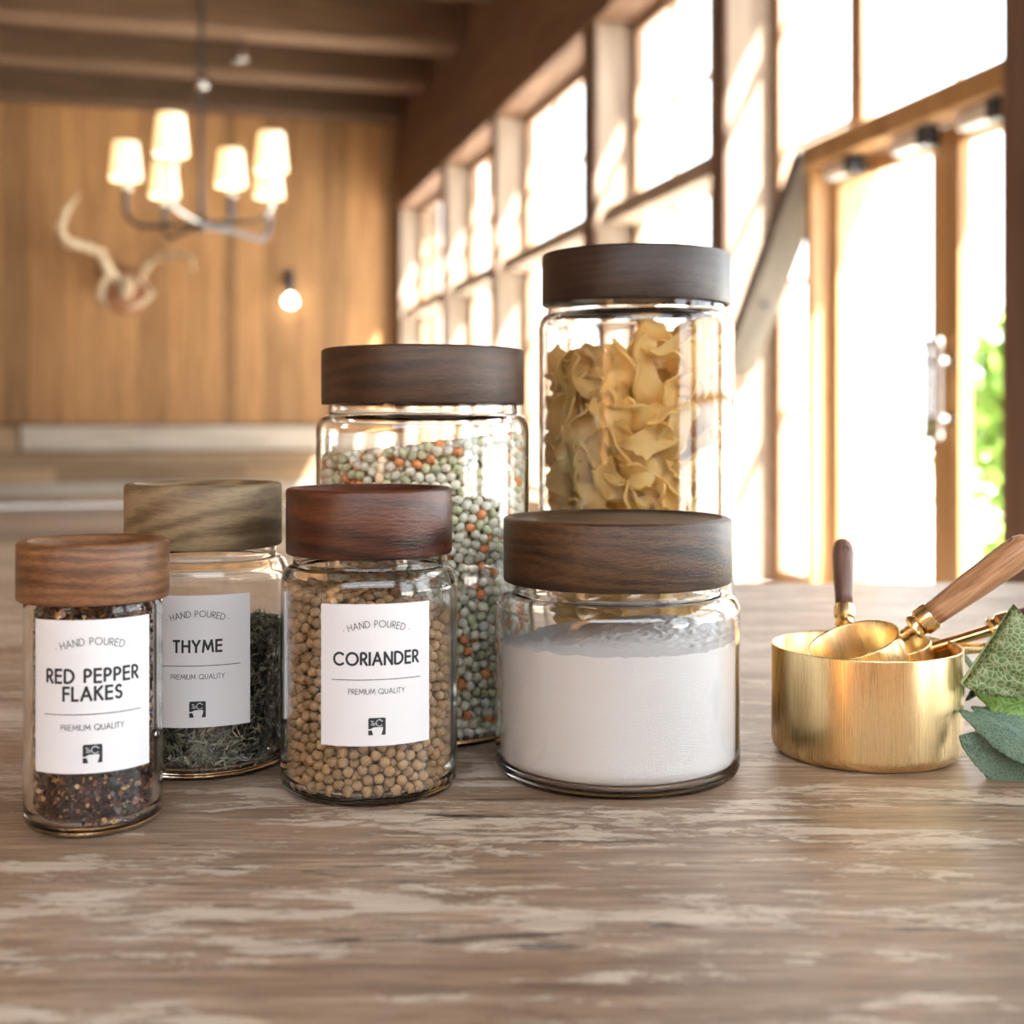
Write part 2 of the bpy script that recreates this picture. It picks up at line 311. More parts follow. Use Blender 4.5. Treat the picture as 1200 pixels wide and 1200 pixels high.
for a, b in openings:
    if b > 5.5 and a < 6 and a > 5: z = 0.12
    else: z = 0.35
    MB().span((XW, a+0.002, 0), (XO+0.06, b-0.002, z)).build('sill_board', M['posts'], wr)
# roof eave outside the header keeps the sun off the upper windows
ev = MB().span((XO+0.06, YF, HZ+0.42), (XO+0.42, YB+0.3, HZ+0.50)).build('trim_3', M['header_wood']); tag(ev, kind='structure')
for n_, (a, b) in enumerate(openings):
    side = (a > 5 and a < 5.5); z0 = 0.12 if side else 0.35
    wn = struct('window_%d' % (n_+1)); fm = M['frames']
    fo = MB().span((XO-0.03, a+0.002, z0), (XO+0.03, a+0.07, HZ)); fo.span((XO-0.03, b-0.07, z0), (XO+0.03, b-0.002, HZ)); fo.span((XO-0.03, a+0.07, HZ-0.07), (XO+0.03, b-0.07, HZ-0.001)); fo.span((XO-0.03, a+0.07, z0+0.001), (XO+0.03, b-0.07, z0+0.07))
    fo.build('window_frame', fm, wn)
    if not side: MB().span((XW+0.06, a+0.002, 2.20), (XO-0.031, b-0.002, 2.31)).build('transom_rail', M['posts'], wn, bevel=0.006); MB().span((XO-0.03, a+0.07, 2.20), (XO+0.03, b-0.07, 2.31)).build('transom_bar', fm, wn)
    nc = 1 if side else 3; ys = [a+0.07+(b-a-0.14)*k/nc for k in range(nc+1)]
    zs = [z0+0.07, 0.97, 1.59, 2.20] if not side else [z0+0.07, 0.97, 1.59, 2.25]
    rows = [(zs[k], zs[k+1]) for k in range(3)] + [(2.31 if not side else 2.25, 2.87), (2.87, HZ-0.07)]
    mg = 0.011
    for k in range(1, nc): MB().span((XO-0.02, ys[k]-mg, z0+0.07), (XO+0.02, ys[k]+mg, 2.20)).build('muntin', fm, wn); MB().span((XO-0.02, ys[k]-mg, 2.31), (XO+0.02, ys[k]+mg, HZ-0.07)).build('muntin', fm, wn)
    for z in ((0.97, 1.59, 2.87) if not side else (0.97, 1.59, 2.25, 2.87)):
        for k in range(nc): MB().span((XO-0.02, ys[k]+mg, z-mg), (XO+0.02, ys[k+1]-mg, z+mg)).build('muntin', fm, wn)
    for (za, zb) in rows:
        for k in range(nc): MB().span((XO-0.003, ys[k]+0.012, za+0.012), (XO+0.001, ys[k+1]-0.012, zb-0.012)).build('pane', M['pane'], wn)
# knee brace beside the door
A = Vector((XW+0.045, 5.02, 2.06)); B = Vector((XW+0.045, 5.80, 1.20)); d = (B-A).normalized(); q = d.to_track_quat('Z', 'X').to_matrix().to_4x4(); q.translation = (A+B)/2
br = MB().box((0, 0, 0), (0.085, 0.17, (B-A).length+0.04)).build('trim_4', M['brace_wood'], bevel=0.006); br.matrix_world = q; tag(br, kind='structure')
bt = MB().lathe([(0, 0), (0.016, 0.002), (0.018, 0.010), (0.010, 0.016), (0, 0.018)], 12).build('bolt', M['dark_metal'], br); bt.matrix_local = Matrix.Translation((-0.0435, 0.0, 0.18)) @ Matrix.Rotation(-PI/2, 4, 'Y')
# door opening with transom window above: Y 3.62..5.02
dr = struct('door_1'); a, b = 3.62, 5.02; DW = M['door_wood']
MB().span((XW-0.02, a, 2.00), (XO+0.06, b, 2.10)).build('door_head', DW, dr, bevel=0.006)
MB().span((XW+0.0, b-0.055, 0), (XO+0.05, b, 2.00)).build('door_jamb', DW, dr, bevel=0.004); MB().span((XW+0.0, a, 0), (XO+0.05, a+0.05, 2.00)).build('door_jamb', DW, dr, bevel=0.004)
def leaf(y0, y1, zx, hand):
    l = MB(); X0, X1 = zx, zx+0.05
    wa, wb_ = (0.085, 0.045) if hand > 0 else (0.045, 0.085)
    l.span((X0, y0, 0.012), (X1, y0+wa, 1.99)); l.span((X0, y1-wb_, 0.012), (X1, y1, 1.99)); l.span((X0, y0+wa, 1.92), (X1, y1-wb_, 1.99)); l.span((X0, y0+wa, 0.012), (X1, y1-wb_, 0.26))
    lo = l.build('door_leaf', DW, dr)
    MB().span((zx+0.02, y0+wa+0.001, 0.261), (zx+0.026, y1-wb_-0.001, 1.919)).build('pane', M['pane'], lo)
    hy = y0+0.022 if hand > 0 else y1-0.045
    h = MB().tube([(X0-0.06, hy, 0.86), (X0-0.06, hy, 1.20)], 0.013, 12)
    for z in (0.92, 1.13): h.tube([(X0-0.06, hy, z), (X0-0.001, hy, z)], 0.010, 10); h.lathe([(0, 0), (0.020, 0), (0.020, 0.006), (0, 0.008)], 14, Matrix.Translation((X0-0.001, hy, z)) @ Matrix.Rotation(-PI/2, 4, 'Y'))
    for z in (0.86, 1.20): h.lathe([(0, -0.02), (0.014, -0.014), (0.02, 0), (0.014, 0.014), (0, 0.02)], 14, Matrix.Translation((X0-0.06, hy, z)))
    h.build('door_handle', M['nickel'], lo, smooth=True)
leaf(4.137, 4.958, XW+0.10, 1); leaf(3.68, 4.131, XW+0.10, -1)
for yc in (4.80, 4.28, 3.86):
    cl = MB().span((XW+0.02, yc-0.10, 1.935), (XW+0.085, yc+0.10, 1.992)).build('door_closer', M['pale_metal'], dr, bevel=0.008)
    MB().span((XW+0.0, yc-0.16, 1.92), (XW+0.07, yc-0.104, 1.995)).build('arm', M['dark_metal'], cl, bevel=0.005)
wn = struct('window_9'); fo = MB().span((XO-0.03, a, 2.10), (XO+0.03, a+0.05, HZ)); fo.span((XO-0.03, b-0.05, 2.10), (XO+0.03, b, HZ)); fo.span((XO-0.03, a+0.05, HZ-0.05), (XO+0.03, b-0.05, HZ)); fo.build('window_frame', M['frames'], wn)
for k in range(2):
    y0 = a+0.05+k*0.65; MB().span((XO-0.003, y0+0.01, 2.11), (XO+0.001, y0+0.64, HZ-0.05)).build('pane', M['pane'], wn)
MB().span((XO-0.012, a+0.695, 2.10), (XO+0.012, a+0.705, HZ-0.05)).build('muntin', M['frames'], wn)

# outside: ground and shrubs
g = MB().span((XO+0.07, YF-20, -0.25), (60, 60, -0.15)).build('ground', M['ground']); tag(g, kind='structure')
def shrub(px, depth, h, wdt, label, n=900):
    p = at(px, depth); r = tag(empty('garden_shrub', (p.x, p.y, -0.15)), label, 'shrub', 'shrubs outside the glass door')
    bv = [(-0.5, 0, 0), (0, -0.28, 0.06), (0.5, 0, 0), (0, 0.28, 0.06)]; mats = np.zeros((n, 3, 4)); dirs = RNG.normal(size=(n, 3)); dirs /= np.linalg.norm(dirs, axis=1)[:, None]
    rr = RNG.uniform(0.55, 1.0, n)[:, None]*(1+0.18*np.sin(dirs[:, :1]*7+px)); c = dirs*rr*np.array([wdt/2, wdt/2, h*0.42]) + np.array([0, 0, h*0.56])
    mats[:, :, :3] = rand_rot(n)*RNG.uniform(0.10, 0.2, n)[:, None, None]; mats[:, :, 3] = c
    V, F = scatter(bv, [(0, 1, 2, 3)], mats); fast_mesh('foliage', V, F, M['foliage'], r)
    s = MB()
    for k in range(5): a_ = k*1.3; s.tube([(0, 0, 0), (math.cos(a_)*wdt*.12, math.sin(a_)*wdt*.12, h*.3), (math.cos(a_)*wdt*.28, math.sin(a_)*wdt*.28, h*.7)], [0.03, 0.02, 0.008], 6)
    s.build('stem', M['bark'], r, smooth=True)
shrub(1193, 8.0, 1.9, 0.62, 'leafy green shrub seen through the glass at the dark post')
shrub(1116, 9.5, 1.35, 0.27, 'small green shrub outside behind the door pull handles')
shrub(1200, 6.6, 0.55, 0.36, 'low green shrub outside near the foot of the dark post')

# ------------------------------------------------------------------ chandelier, antlers, sconce
hub = at(236, 9.5); hz = EYE + (500-262)*9.5/1500
ch = tag(empty('chandelier', (hub.x, hub.y, hz), -YAW), 'dark iron chandelier with six lit linen shades hanging from the beams', 'chandelier')
s = MB().lathe([(0, -0.07), (0.02, -0.06), (0.05, -0.02), (0.05, 0.03), (0.025, 0.06), (0.014, 0.1)], 16); s.build('hub', M['iron'], ch, smooth=True, fix=True)
s = MB().tube([(0, 0, 0.08), (0, 0, 1.02)], 0.016, 10); s.tube([(0, 0, 1.08), (0, 0, CE-hz)], 0.016, 10); s.build('rod', M['iron'], ch, smooth=True)
MB().lathe([(0, 0.98), (0.04, 1.0), (0.055, 1.045), (0.04, 1.09), (0, 1.11)], 16).build('ball', M['nickel'], ch, smooth=True, fix=True)
for dx, dd in ((-0.56, 0.0), (0.0, -0.85), (-0.47, 0.72), (0.16, 0.27), (0.575, -0.30), (0.36, 0.75)):
    R = math.hypot(dx, dd); ux, uy = dx/R, dd/R; zt = 0.30
    path = [(ux*0.04, uy*0.04, 0)] + [(ux*(R-0.14), uy*(R-0.14), -0.02)] + [(ux*(R-0.14+0.14*math.sin(a_)), uy*(R-0.14+0.14*math.sin(a_)), 0.12-0.14*math.cos(a_)) for a_ in (0.4, 0.8, 1.2, 1.57)] + [(dx, dd, zt-0.03)]
    ar = MB().tube(path, 0.02, 10).build('arm', M['nickel'] if dd < 0 else M['iron'], ch, smooth=True)
    T = Matrix.Translation((dx, dd, 0))
    MB().lathe([(0, zt-0.06), (0.045, zt-0.05), (0.05, zt-0.03), (0.02, zt-0.01), (0.02, zt+0.1), (0, zt+0.1)], 12, T).build('candle_holder', M['nickel'], ar, smooth=True, fix=True)
    MB().lathe([(0.116, zt+0.03), (0.088, zt+0.30), (0.085, zt+0.30), (0.113, zt+0.03)], 28, T, closed=True).build('lamp_shade', M['shade'], ar, smooth=True, fix=True)
    MB().lathe([(0, zt+0.1), (0.03, zt+0.13), (0.035, zt+0.17), (0.02, zt+0.22), (0, zt+0.23)], 12, T).build('bulb', M['bulb'], ar, smooth=True)
def onwall(px, py, off=0.0):                           # a point on the back wall
    k = (px-600)/1500; Y = YB-off; X = Y*(k*math.cos(YAW)+math.sin(YAW))/(math.cos(YAW)-k*math.sin(YAW)); dep = X*math.sin(YAW)+Y*math.cos(YAW)
    return Vector((X, Y, EYE+(500-py)*dep/1500))
an = empty('antler_mount', onwall(148, 335)); o0 = an.location.copy()
tag(an, 'pale antlers on a brown skull plate mounted on the board wall', 'antlers')
def wp(pts): return [onwall(x_, y_, of)-o0 for x_, y_, of in pts]
MB().tube(wp([(142, 330, 0.10), (128, 318, 0.22), (118, 296, 0.34), (98, 288, 0.42), (78, 284, 0.46), (70, 268, 0.50), (78, 246, 0.52), (92, 228, 0.5)]), [0.05, 0.055, 0.05, 0.055, 0.06, 0.045, 0.035, 0.015], 10).build('antler', M['bone'], an, smooth=True)
MB().tube(wp([(158, 330, 0.10), (168, 318, 0.24), (178, 304, 0.36), (196, 299, 0.44), (216, 299, 0.5), (224, 304, 0.55), (227, 318, 0.6)]), [0.045, 0.045, 0.04, 0.04, 0.035, 0.03, 0.012], 10).build('antler', M['bone'], an, smooth=True)
MB().tube(wp([(130, 318, 0.2), (120, 334, 0.3), (118, 350, 0.36), (126, 360, 0.4)]), [0.035, 0.035, 0.03, 0.012], 8).build('tine', M['bone'], an, smooth=True)
MB().tube(wp([(162, 326, 0.2), (178, 344, 0.3), (168, 354, 0.4), (148, 364, 0.45)]), [0.035, 0.03, 0.03, 0.012], 8).build('tine', M['bone'], an, smooth=True)
MB().lathe([(0, 0.0), (0.20, 0.0), (0.24, 0.02), (0.22, 0.045), (0, 0.05)], 28, Matrix.Translation((0, -0.002, -0.05)) @ Matrix.Rotation(PI/2, 4, 'X') @ Matrix.Scale(1.15, 4, (0, 1, 0))).build('backing_plate', M['skull'], an, smooth=True, fix=True)
sk = MB().lathe([(0, -0.18), (0.05, -0.16), (0.075, -0.08), (0.10, 0.0), (0.11, 0.06), (0.07, 0.12), (0, 0.14)], 18, Matrix.Translation((0, -0.12, -0.02)) @ Matrix.Rotation(-0.5, 4, 'X')); sk.build('skull', M['bone'], an, smooth=True)
scp = onwall(339, 330); sn = tag(empty('wall_sconce', scp), 'small dark wall sconce with a bare lit bulb on the boards', 'lamp')
MB().box((0, -0.02, 0.02), (0.10, 0.04, 0.20)).build('backplate', M['dark_metal'], sn, bevel=0.01)
MB().tube([(0, -0.04, 0.04), (0, -0.14, 0.06), (0, -0.17, 0.0), (0, -0.17, -0.10)], 0.02, 10).build('arm', M['dark_metal'], sn, smooth=True)
MB().lathe([(0, -0.10), (0.045, -0.10), (0.05, -0.16), (0, -0.16)], 16, Matrix.Translation((0, -0.17, 0))).build('socket', M['dark_metal'], sn, smooth=True, fix=True)
MB().lathe([(0, -0.16), (0.03, -0.17), (0.075, -0.23), (0.07, -0.29), (0, -0.32)], 18, Matrix.Translation((0, -0.17, 0))).build('bulb', M['bulb'], sn, smooth=True)
sp = at(281, 11.9, 0); st = tag(empty('ceiling_spotlight', (sp.x, sp.y, 4.44)), 'small metal spotlight fixed under a ceiling beam', 'lamp')
MB().lathe([(0, 0.06), (0.02, 0.06), (0.02, -0.02), (0, -0.02)], 12).build('stem', M['dark_metal'], st, smooth=True, fix=True)
MB().lathe([(0, -0.02), (0.06, -0.03), (0.07, -0.14), (0.06, -0.15), (0.055, -0.13), (0, -0.12)], 18).build('lamp_head', M['nickel'], st, smooth=True, fix=True)

# ------------------------------------------------------------------ table
tb = tag(empty('farm_table', (0, 0, 0), -YAW), 'long worn wooden farm table with patches of scrubbed pale paint', 'table')
me = MB(); me.span((-1.35, 0.10, TOP-0.05), (1.25, 1.172, TOP)); me.build('tabletop', M['tabletop'], tb, bevel=0.004)
ap = MB(); ap.span((-1.2, 0.2, TOP-0.15), (1.1, 0.225, TOP-0.051)); ap.span((-1.2, 1.05, TOP-0.15), (1.1, 1.075, TOP-0.051)); ap.span((-1.2, 0.226, TOP-0.15), (-1.175, 1.049, TOP-0.051)); ap.span((1.075, 0.226, TOP-0.15), (1.1, 1.049, TOP-0.051)); ap.build('apron', M['beams'], tb)
for x_ in (-1.24, 1.14):
    for y_ in (0.16, 1.115):
        MB().lathe([(0, 0), (0.03, 0), (0.035, 0.1), (0.045, 0.4), (0.04, 0.5), (0.05, 0.56), (0.05, TOP-0.051), (0, TOP-0.051)], 20, Matrix.Translation((x_, y_, 0.0005))).build('leg', M['beams'], tb, smooth=True, fix=True)

# ------------------------------------------------------------------ jars
def arcp(cx, cz, r, a0, a1, n): return [(cx+r*math.cos(math.radians(a0+(a1-a0)*k/n)), cz+r*math.sin(math.radians(a0+(a1-a0)*k/n))) for k in range(n+1)]
def jar_profile(R, th, zs, Rn, zl, floor=0.0034, rb=0.005, shoulder=True):
    """closed profile of the wall: outside from the foot to the lip, then the inside back down"""
    p = [(0, 0.0010), (R*0.70, 0.0010), (R*0.76, 0.0006), (R*0.82, 0.0)] + arcp(R-rb, rb, rb, -90, 0, 8) + [(R, rb+0.002), (R, (zs if shoulder else zl)-0.003)]
    ri = R-th
    if shoulder:
        sr = R-Rn+0.0008
        def sh(r0, r1, z0, z1): return [(r1+(r0-r1)*math.cos(PI/2*k/7), z0+(z1-z0)*math.sin(PI/2*k/7)) for k in range(8)]
        zn = zl-0.0040
        p += sh(R, Rn+0.0006, zs, zn-0.0006) + [(Rn+0.0001, zn+0.0002), (Rn, zn+0.001), (Rn, zn+0.0018), (Rn, zl+0.006), (Rn, zl+0.0098)]
        p += [(Rn-0.0004, zl+0.0106), (Rn-th*0.9+0.0004, zl+0.0106), (Rn-th*0.9, zl+0.0098), (Rn-th*0.9, zl+0.004), (Rn-th*0.9, zn+0.0012), (Rn-th*0.9, zn+0.0002)]
        p += sh(ri, Rn-th*0.9, zs, zn-0.0006-th*0.5)[::-1]
    else:
        p += [(R, zl-0.001), (R-0.0008, zl+0.0005), (R-0.0008, zl+0.011), (ri+0.0002, zl+0.0114), (ri, zl+0.011), (ri, zl-0.001)]
    p += [(ri, zs-0.002 if shoulder else zl-0.004), (ri, floor+rb*0.9+0.002), (ri, floor+rb*0.9)] + [(ri-rb*0.8+rb*0.8*math.cos(a_), floor+rb*0.9-rb*0.9*math.sin(a_)) for a_ in (0.4, 0.8, 1.2, 1.57)] + [(0, floor)]
    return p
def lid_profile(R, z0, z1, Rin, depth=0.0035, rim=0.0045):
    b = 0.0009
    return [(R-b, z0), (R-0.0003, z0+0.0003), (R, z0+b), (R, z1-b*1.4), (R-0.0005, z1-0.0004), (R-b*1.5, z1), (R-rim+0.0006, z1), (R-rim, z1-0.0006), (R-rim-0.0022, z1-depth), (R-rim-0.006, z1-depth-0.0003), (0, z1-depth-0.0006),
            (0, z1-0.0095), (Rin, z1-0.0095), (Rin, z0+0.0002), (Rin+0.0006, z0)]

# a plain geometric letter set drawn as strokes (cap height 1)
def A_(cx, cy, rx, ry, a0, a1, n=14): return [(cx+rx*math.cos(math.radians(a0+(a1-a0)*k/n)), cy+ry*math.sin(math.radians(a0+(a1-a0)*k/n))) for k in range(n+1)]
GL = {'A': (0.76, [[(0, 0), (0.38, 1), (0.76, 0)], [(0.13, 0.33), (0.63, 0.33)]]), 'C': (0.86, [A_(0.5, 0.5, 0.5, 0.5, 42, 318, 20)]),
 'D': (0.70, [[(0.2, 0), (0, 0), (0, 1), (0.2, 1)] + A_(0.2, 0.5, 0.5, 0.5, 90, -90, 16)]), 'E': (0.46, [[(0.46, 1), (0, 1), (0, 0), (0.46, 0)], [(0, 0.53), (0.44, 0.53)]]),
 'F': (0.42, [[(0.42, 1), (0, 1), (0, 0)], [(0, 0.53), (0.40, 0.53)]]), 'H': (0.60, [[(0, 0), (0, 1)], [(0.6, 0), (0.6, 1)], [(0, 0.53), (0.6, 0.53)]]), 'I': (0.0, [[(0, 0), (0, 1)]]),
 'K': (0.56, [[(0, 0), (0, 1)], [(0.50, 1), (0.03, 0.50)], [(0.15, 0.62), (0.56, 0)]]), 'L': (0.40, [[(0, 1), (0, 0), (0.40, 0)]]), 'M': (0.88, [[(0, 0), (0.12, 1), (0.44, 0.22), (0.76, 1), (0.88, 0)]]),
 'N': (0.64, [[(0, 0), (0, 1), (0.64, 0), (0.64, 1)]]), 'O': (1.0, [A_(0.5, 0.5, 0.5, 0.5, 0, 360, 28)]), 'P': (0.46, [[(0, 0), (0, 1), (0.2, 1)] + A_(0.2, 0.735, 0.26, 0.265, 90, -90, 12) + [(0, 0.47)]]),
 'Q': (1.0, [A_(0.5, 0.5, 0.5, 0.5, 0, 360, 28), [(0.56, 0.30), (0.94, -0.04)]]), 'R': (0.48, [[(0, 0), (0, 1), (0.2, 1)] + A_(0.2, 0.735, 0.26, 0.265, 90, -90, 12) + [(0, 0.47)], [(0.2, 0.47), (0.50, 0)]]),
 'S': (0.46, [A_(0.24, 0.755, 0.20, 0.235, 25, 262, 12) + A_(0.23, 0.26, 0.23, 0.25, 78, -160, 12)]), 'T': (0.50, [[(0, 1), (0.5, 1)], [(0.25, 1), (0.25, 0)]]),
 'U': (0.58, [[(0, 1), (0, 0.29)] + A_(0.29, 0.29, 0.29, 0.29, 180, 360, 12) + [(0.58, 1)]]), 'Y': (0.60, [[(0, 1), (0.3, 0.48), (0.6, 1)], [(0.3, 0.48), (0.3, 0)]]),
 ' ': (0.26, []), '.': (0.0, [[(-0.035, 0.42), (0.035, 0.42)]])}
def stroke(mb, pts, wd, mapf, loop_sub=0.0006):
    for (x0, y0), (x1, y1) in zip(pts[:-1], pts[1:]):
        L = math.hypot(x1-x0, y1-y0)
        if L < 1e-9: continue
        ux, uy = (x1-x0)/L, (y1-y0)/L; e = wd*0.42 if len(pts) < 8 else wd*0.10; nx, ny = -uy*wd/2, ux*wd/2
        x0_, y0_, x1_, y1_ = x0-ux*e, y0-uy*e, x1+ux*e, y1+uy*e; n = max(1, int(L/0.0015))
        for k in range(n):
            a, b = k/n, (k+1)/n; pa = (x0_+(x1_-x0_)*a, y0_+(y1_-y0_)*a); pb = (x0_+(x1_-x0_)*b, y0_+(y1_-y0_)*b)
            mb.add([mapf(pa[0]-nx, pa[1]-ny), mapf(pb[0]-nx, pb[1]-ny), mapf(pb[0]+nx, pb[1]+ny), mapf(pa[0]+nx, pa[1]+ny)], [(0, 1, 2, 3)])
def text(mb, s, cx, cy, cap, wd, mapf, track=0.19, arch=0.0, squeeze=1.0):
    tot = sum(GL[c][0] for c in s) + track*(len(s)-1); x = -tot/2
    for c in s:
        gw, st = GL[c]
        for pl in st:
            P = []
            for (gx, gy) in pl:
                X = (x+gx)*cap*squeeze; Y = (gy-0.5)*cap
                if arch:
                    ang = X/arch; rr = arch+Y; X, Y = rr*math.sin(ang), rr*math.cos(ang)-arch
                P.append((cx+X, cy+Y))
            stroke(mb, P, wd, mapf)
        x += gw+track
LW, LH = 0.0430, 0.0527
def paper_label(jar, R, zc, th0, names):
    mb = MB(); n = 28; r1, r2 = R+0.00008, R+0.00024; v = []; f = []
    for k in range(n+1):
        a = th0+(-LW/2+LW*k/n)/R
        for r in (r1, r2):
            for z in (zc-LH/2, zc+LH/2): v.append((r*math.sin(a), -r*math.cos(a), z))
    for k in range(n):
        i, j = 4*k, 4*k+4; f += [(i+2, j+2, j+3, i+3), (i, i+1, j+1, j), (i, j, j+2, i+2), (i+1, i+3, j+3, j+1)]
    f += [(0, 2, 3, 1), (4*n, 4*n+1, 4*n+3, 4*n+2)]
    lab = mb.add(v, f).build('paper_label', M['paper'], jar, smooth=True, angle=30, fix=True)
    def mp(off):
        def g(x, y): a = th0+x/R; r = r2+off; return (r*math.sin(a), -r*math.cos(a), zc+y)
        return g
    ink = MB(); m_ = mp(0.00008); Y = lambda fr: LH/2-LH*fr; two = len(names) == 2
    text(ink, '. HAND POURED .', 0, Y(0.135)-0.0002, 0.0024, 0.00026, m_, 0.26, arch=0.034, squeeze=0.98)
    if two:
        text(ink, names[0], 0, Y(0.365), 0.0044, 0.00090, m_, 0.31, squeeze=0.96); text(ink, names[1], 0, Y(0.480), 0.0044, 0.00090, m_, 0.30, squeeze=0.96)
    else: text(ink, names[0], 0, Y(0.385), 0.0044, 0.00090, m_, 0.285 if len(names[0]) > 6 else 0.30, squeeze=0.95 if len(names[0]) > 6 else 1.0)
    yl = Y(0.615 if two else 0.533); stroke(ink, [(-0.0170, yl), (0.0170, yl)], 0.00028, m_)
    text(ink, 'PREMIUM QUALITY', 0, Y(0.700 if two else 0.615), 0.0019, 0.00022, m_, 0.23)
    ink.build('lettering', M['ink'], lab)
    # emblem: rounded dark square with a pale script letter and a notch below
    lg = MB(); cy = Y(0.872 if two else 0.862); a = 0.0032
    def rect(mb, x0, y0, x1, y1, mm):
        for i in range(3):
            for j in range(2):
                xa, xb = x0+(x1-x0)*i/3, x0+(x1-x0)*(i+1)/3; ya, yb = y0+(y1-y0)*j/2, y0+(y1-y0)*(j+1)/2
                mb.add([mm(xa, ya), mm(xb, ya), mm(xb, yb), mm(xa, yb)], [(0, 1, 2, 3)])
    rect(lg, -a, cy-0.0003, a, cy+a-0.0005, m_); rect(lg, -a+0.0005, cy+a-0.0005, a-0.0005, cy+a, m_)
    lg.add([m_(-a, cy+a-0.0005), m_(-a+0.0005, cy+a-0.0005), m_(-a+0.0005, cy+a), m_(-a+0.00015, cy+a-0.00015)], [(0, 1, 2, 3)]); lg.add([m_(a, cy+a-0.0005), m_(a-0.00015, cy+a-0.00015), m_(a-0.0005, cy+a), m_(a-0.0005, cy+a-0.0005)], [(0, 1, 2, 3)])
    rect(lg, -a, cy-a, -a+0.0013, cy-0.0014, m_)
    lg.add([m_(-a+0.0013, cy-0.0014), m_(-a+0.0013, cy-a), m_(-a+0.0018, cy-a)], [(0, 1, 2)])
    rect(lg, a-0.0010, cy-a, a, cy-0.0003, m_); lg.add([m_(a-0.0010, cy-0.0012), m_(a-0.0016, cy-a), m_(a-0.0010, cy-a)], [(0, 1, 2)])
    lg.add([m_(-a, cy-0.0009), m_(-a, cy-0.0003), m_(-a+0.0022, cy-0.0003), m_(-a+0.0006, cy-0.0010)], [(0, 3, 2, 1)])
    e = lg.build('emblem', M['ink'], lab)
    wm = MB(); w_ = mp(0.00013)
    stroke(wm, [(x_*0.0012+0.0009, cy+0.0013+y_*0.0013) for x_, y_ in A_(0.0, 0.0, 1.0, 0.95, 60, 330, 12)], 0.00022, w_)
    stroke(wm, [(0.0008+0.0013*k/6, cy+0.0022+0.0004*math.sin(k*1.0)) for k in range(7)], 0.00018, w_)
    for dx, dy, L in ((-0.0022, 0.0019, 0.0009), (-0.0018, 0.0012, 0.0011), (-0.0022, 0.0006, 0.0016)): stroke(wm, [(dx+L*k/4, cy+dy+0.00018*math.sin(k*2.1)) for k in range(5)], 0.0002, w_)
    wm.build('emblem_script', M['paper'], lab)

def jar(px, depth, R, th, zs, Rn, zl0, zl1, Rl, lidmat, label, shoulder=True, tilt=0.0, floor=0.0034, recess=0.0035):
    p = at(px, depth, TOP+0.0001); o = tag(empty('glass_jar', p, facing(p)), label, 'jar')
    MB().lathe(jar_profile(R, th, zs, Rn, zl0, floor, shoulder=shoulder), 112).build('glass_body', M['glass'], o, smooth=True, fix=True, angle=None)
    ld = MB().lathe(lid_profile(Rl, zl0, zl1, (Rn if shoulder else R)+0.0012, recess), 96, closed=True).build('lid', lidmat, o, smooth=True, fix=True, angle=35)
    if shoulder or True:
        rn = (Rn if shoulder else R)
        MB().lathe([(rn+0.0001, zl0+0.006), (rn+0.0010, zl0+0.0065), (rn+0.0010, zl0+0.0085), (rn+0.0001, zl0+0.009)], 64, closed=True).build('seal_ring', M['seal'], ld, smooth=True, fix=True)
    return o
j_pepper = jar(110, 0.4633, 0.0241, 0.0030, 0.08, 0.0241, 0.0808, 0.1018, 0.0266, M['lid_tan'], 'slim straight jar of dark chilli flakes with a tan wooden lid', shoulder=False)
j_thyme = jar(239, 0.546, 0.0358, 0.0022, 0.080, 0.0302, 0.0922, 0.1186, 0.0328, M['lid_olive'], 'jar half full of green thyme leaves with an olive brown wooden lid')
j_cori = jar(433, 0.5102, 0.0350, 0.0024, 0.080, 0.0302, 0.0924, 0.1184, 0.0329, M['lid_red'], 'jar of round coriander seeds with a reddish brown wooden lid')
j_pea = jar(496, 0.6107, 0.0507, 0.0020, 0.1400, 0.0452, 0.1528, 0.1790, 0.0482, M['lid_brown'], 'tall glass jar of green, white and orange pulses with brown lid')
j_pasta = jar(745, 0.667, 0.0507, 0.0020, 0.1930, 0.0462, 0.2050, 0.2315, 0.0490, M['lid_dark'], 'tallest glass jar filled with wide egg noodles under a dark lid')
j_salt = jar(723, 0.5346, 0.0508, 0.0019, 0.0665, 0.0430, 0.0785, 0.1052, 0.0474, M['lid_grain'], 'short wide jar of coarse white salt with a dark grained wooden lid', recess=0.0013)
paper_label(j_pepper, 0.0241, 0.0497, math.radians(-1), ['RED PEPPER', 'FLAKES'])
paper_label(j_thyme, 0.0358, 0.0488, math.radians(-4), ['THYME'])
paper_label(j_cori, 0.0350, 0.0502, math.radians(4.5), ['CORIANDER'])

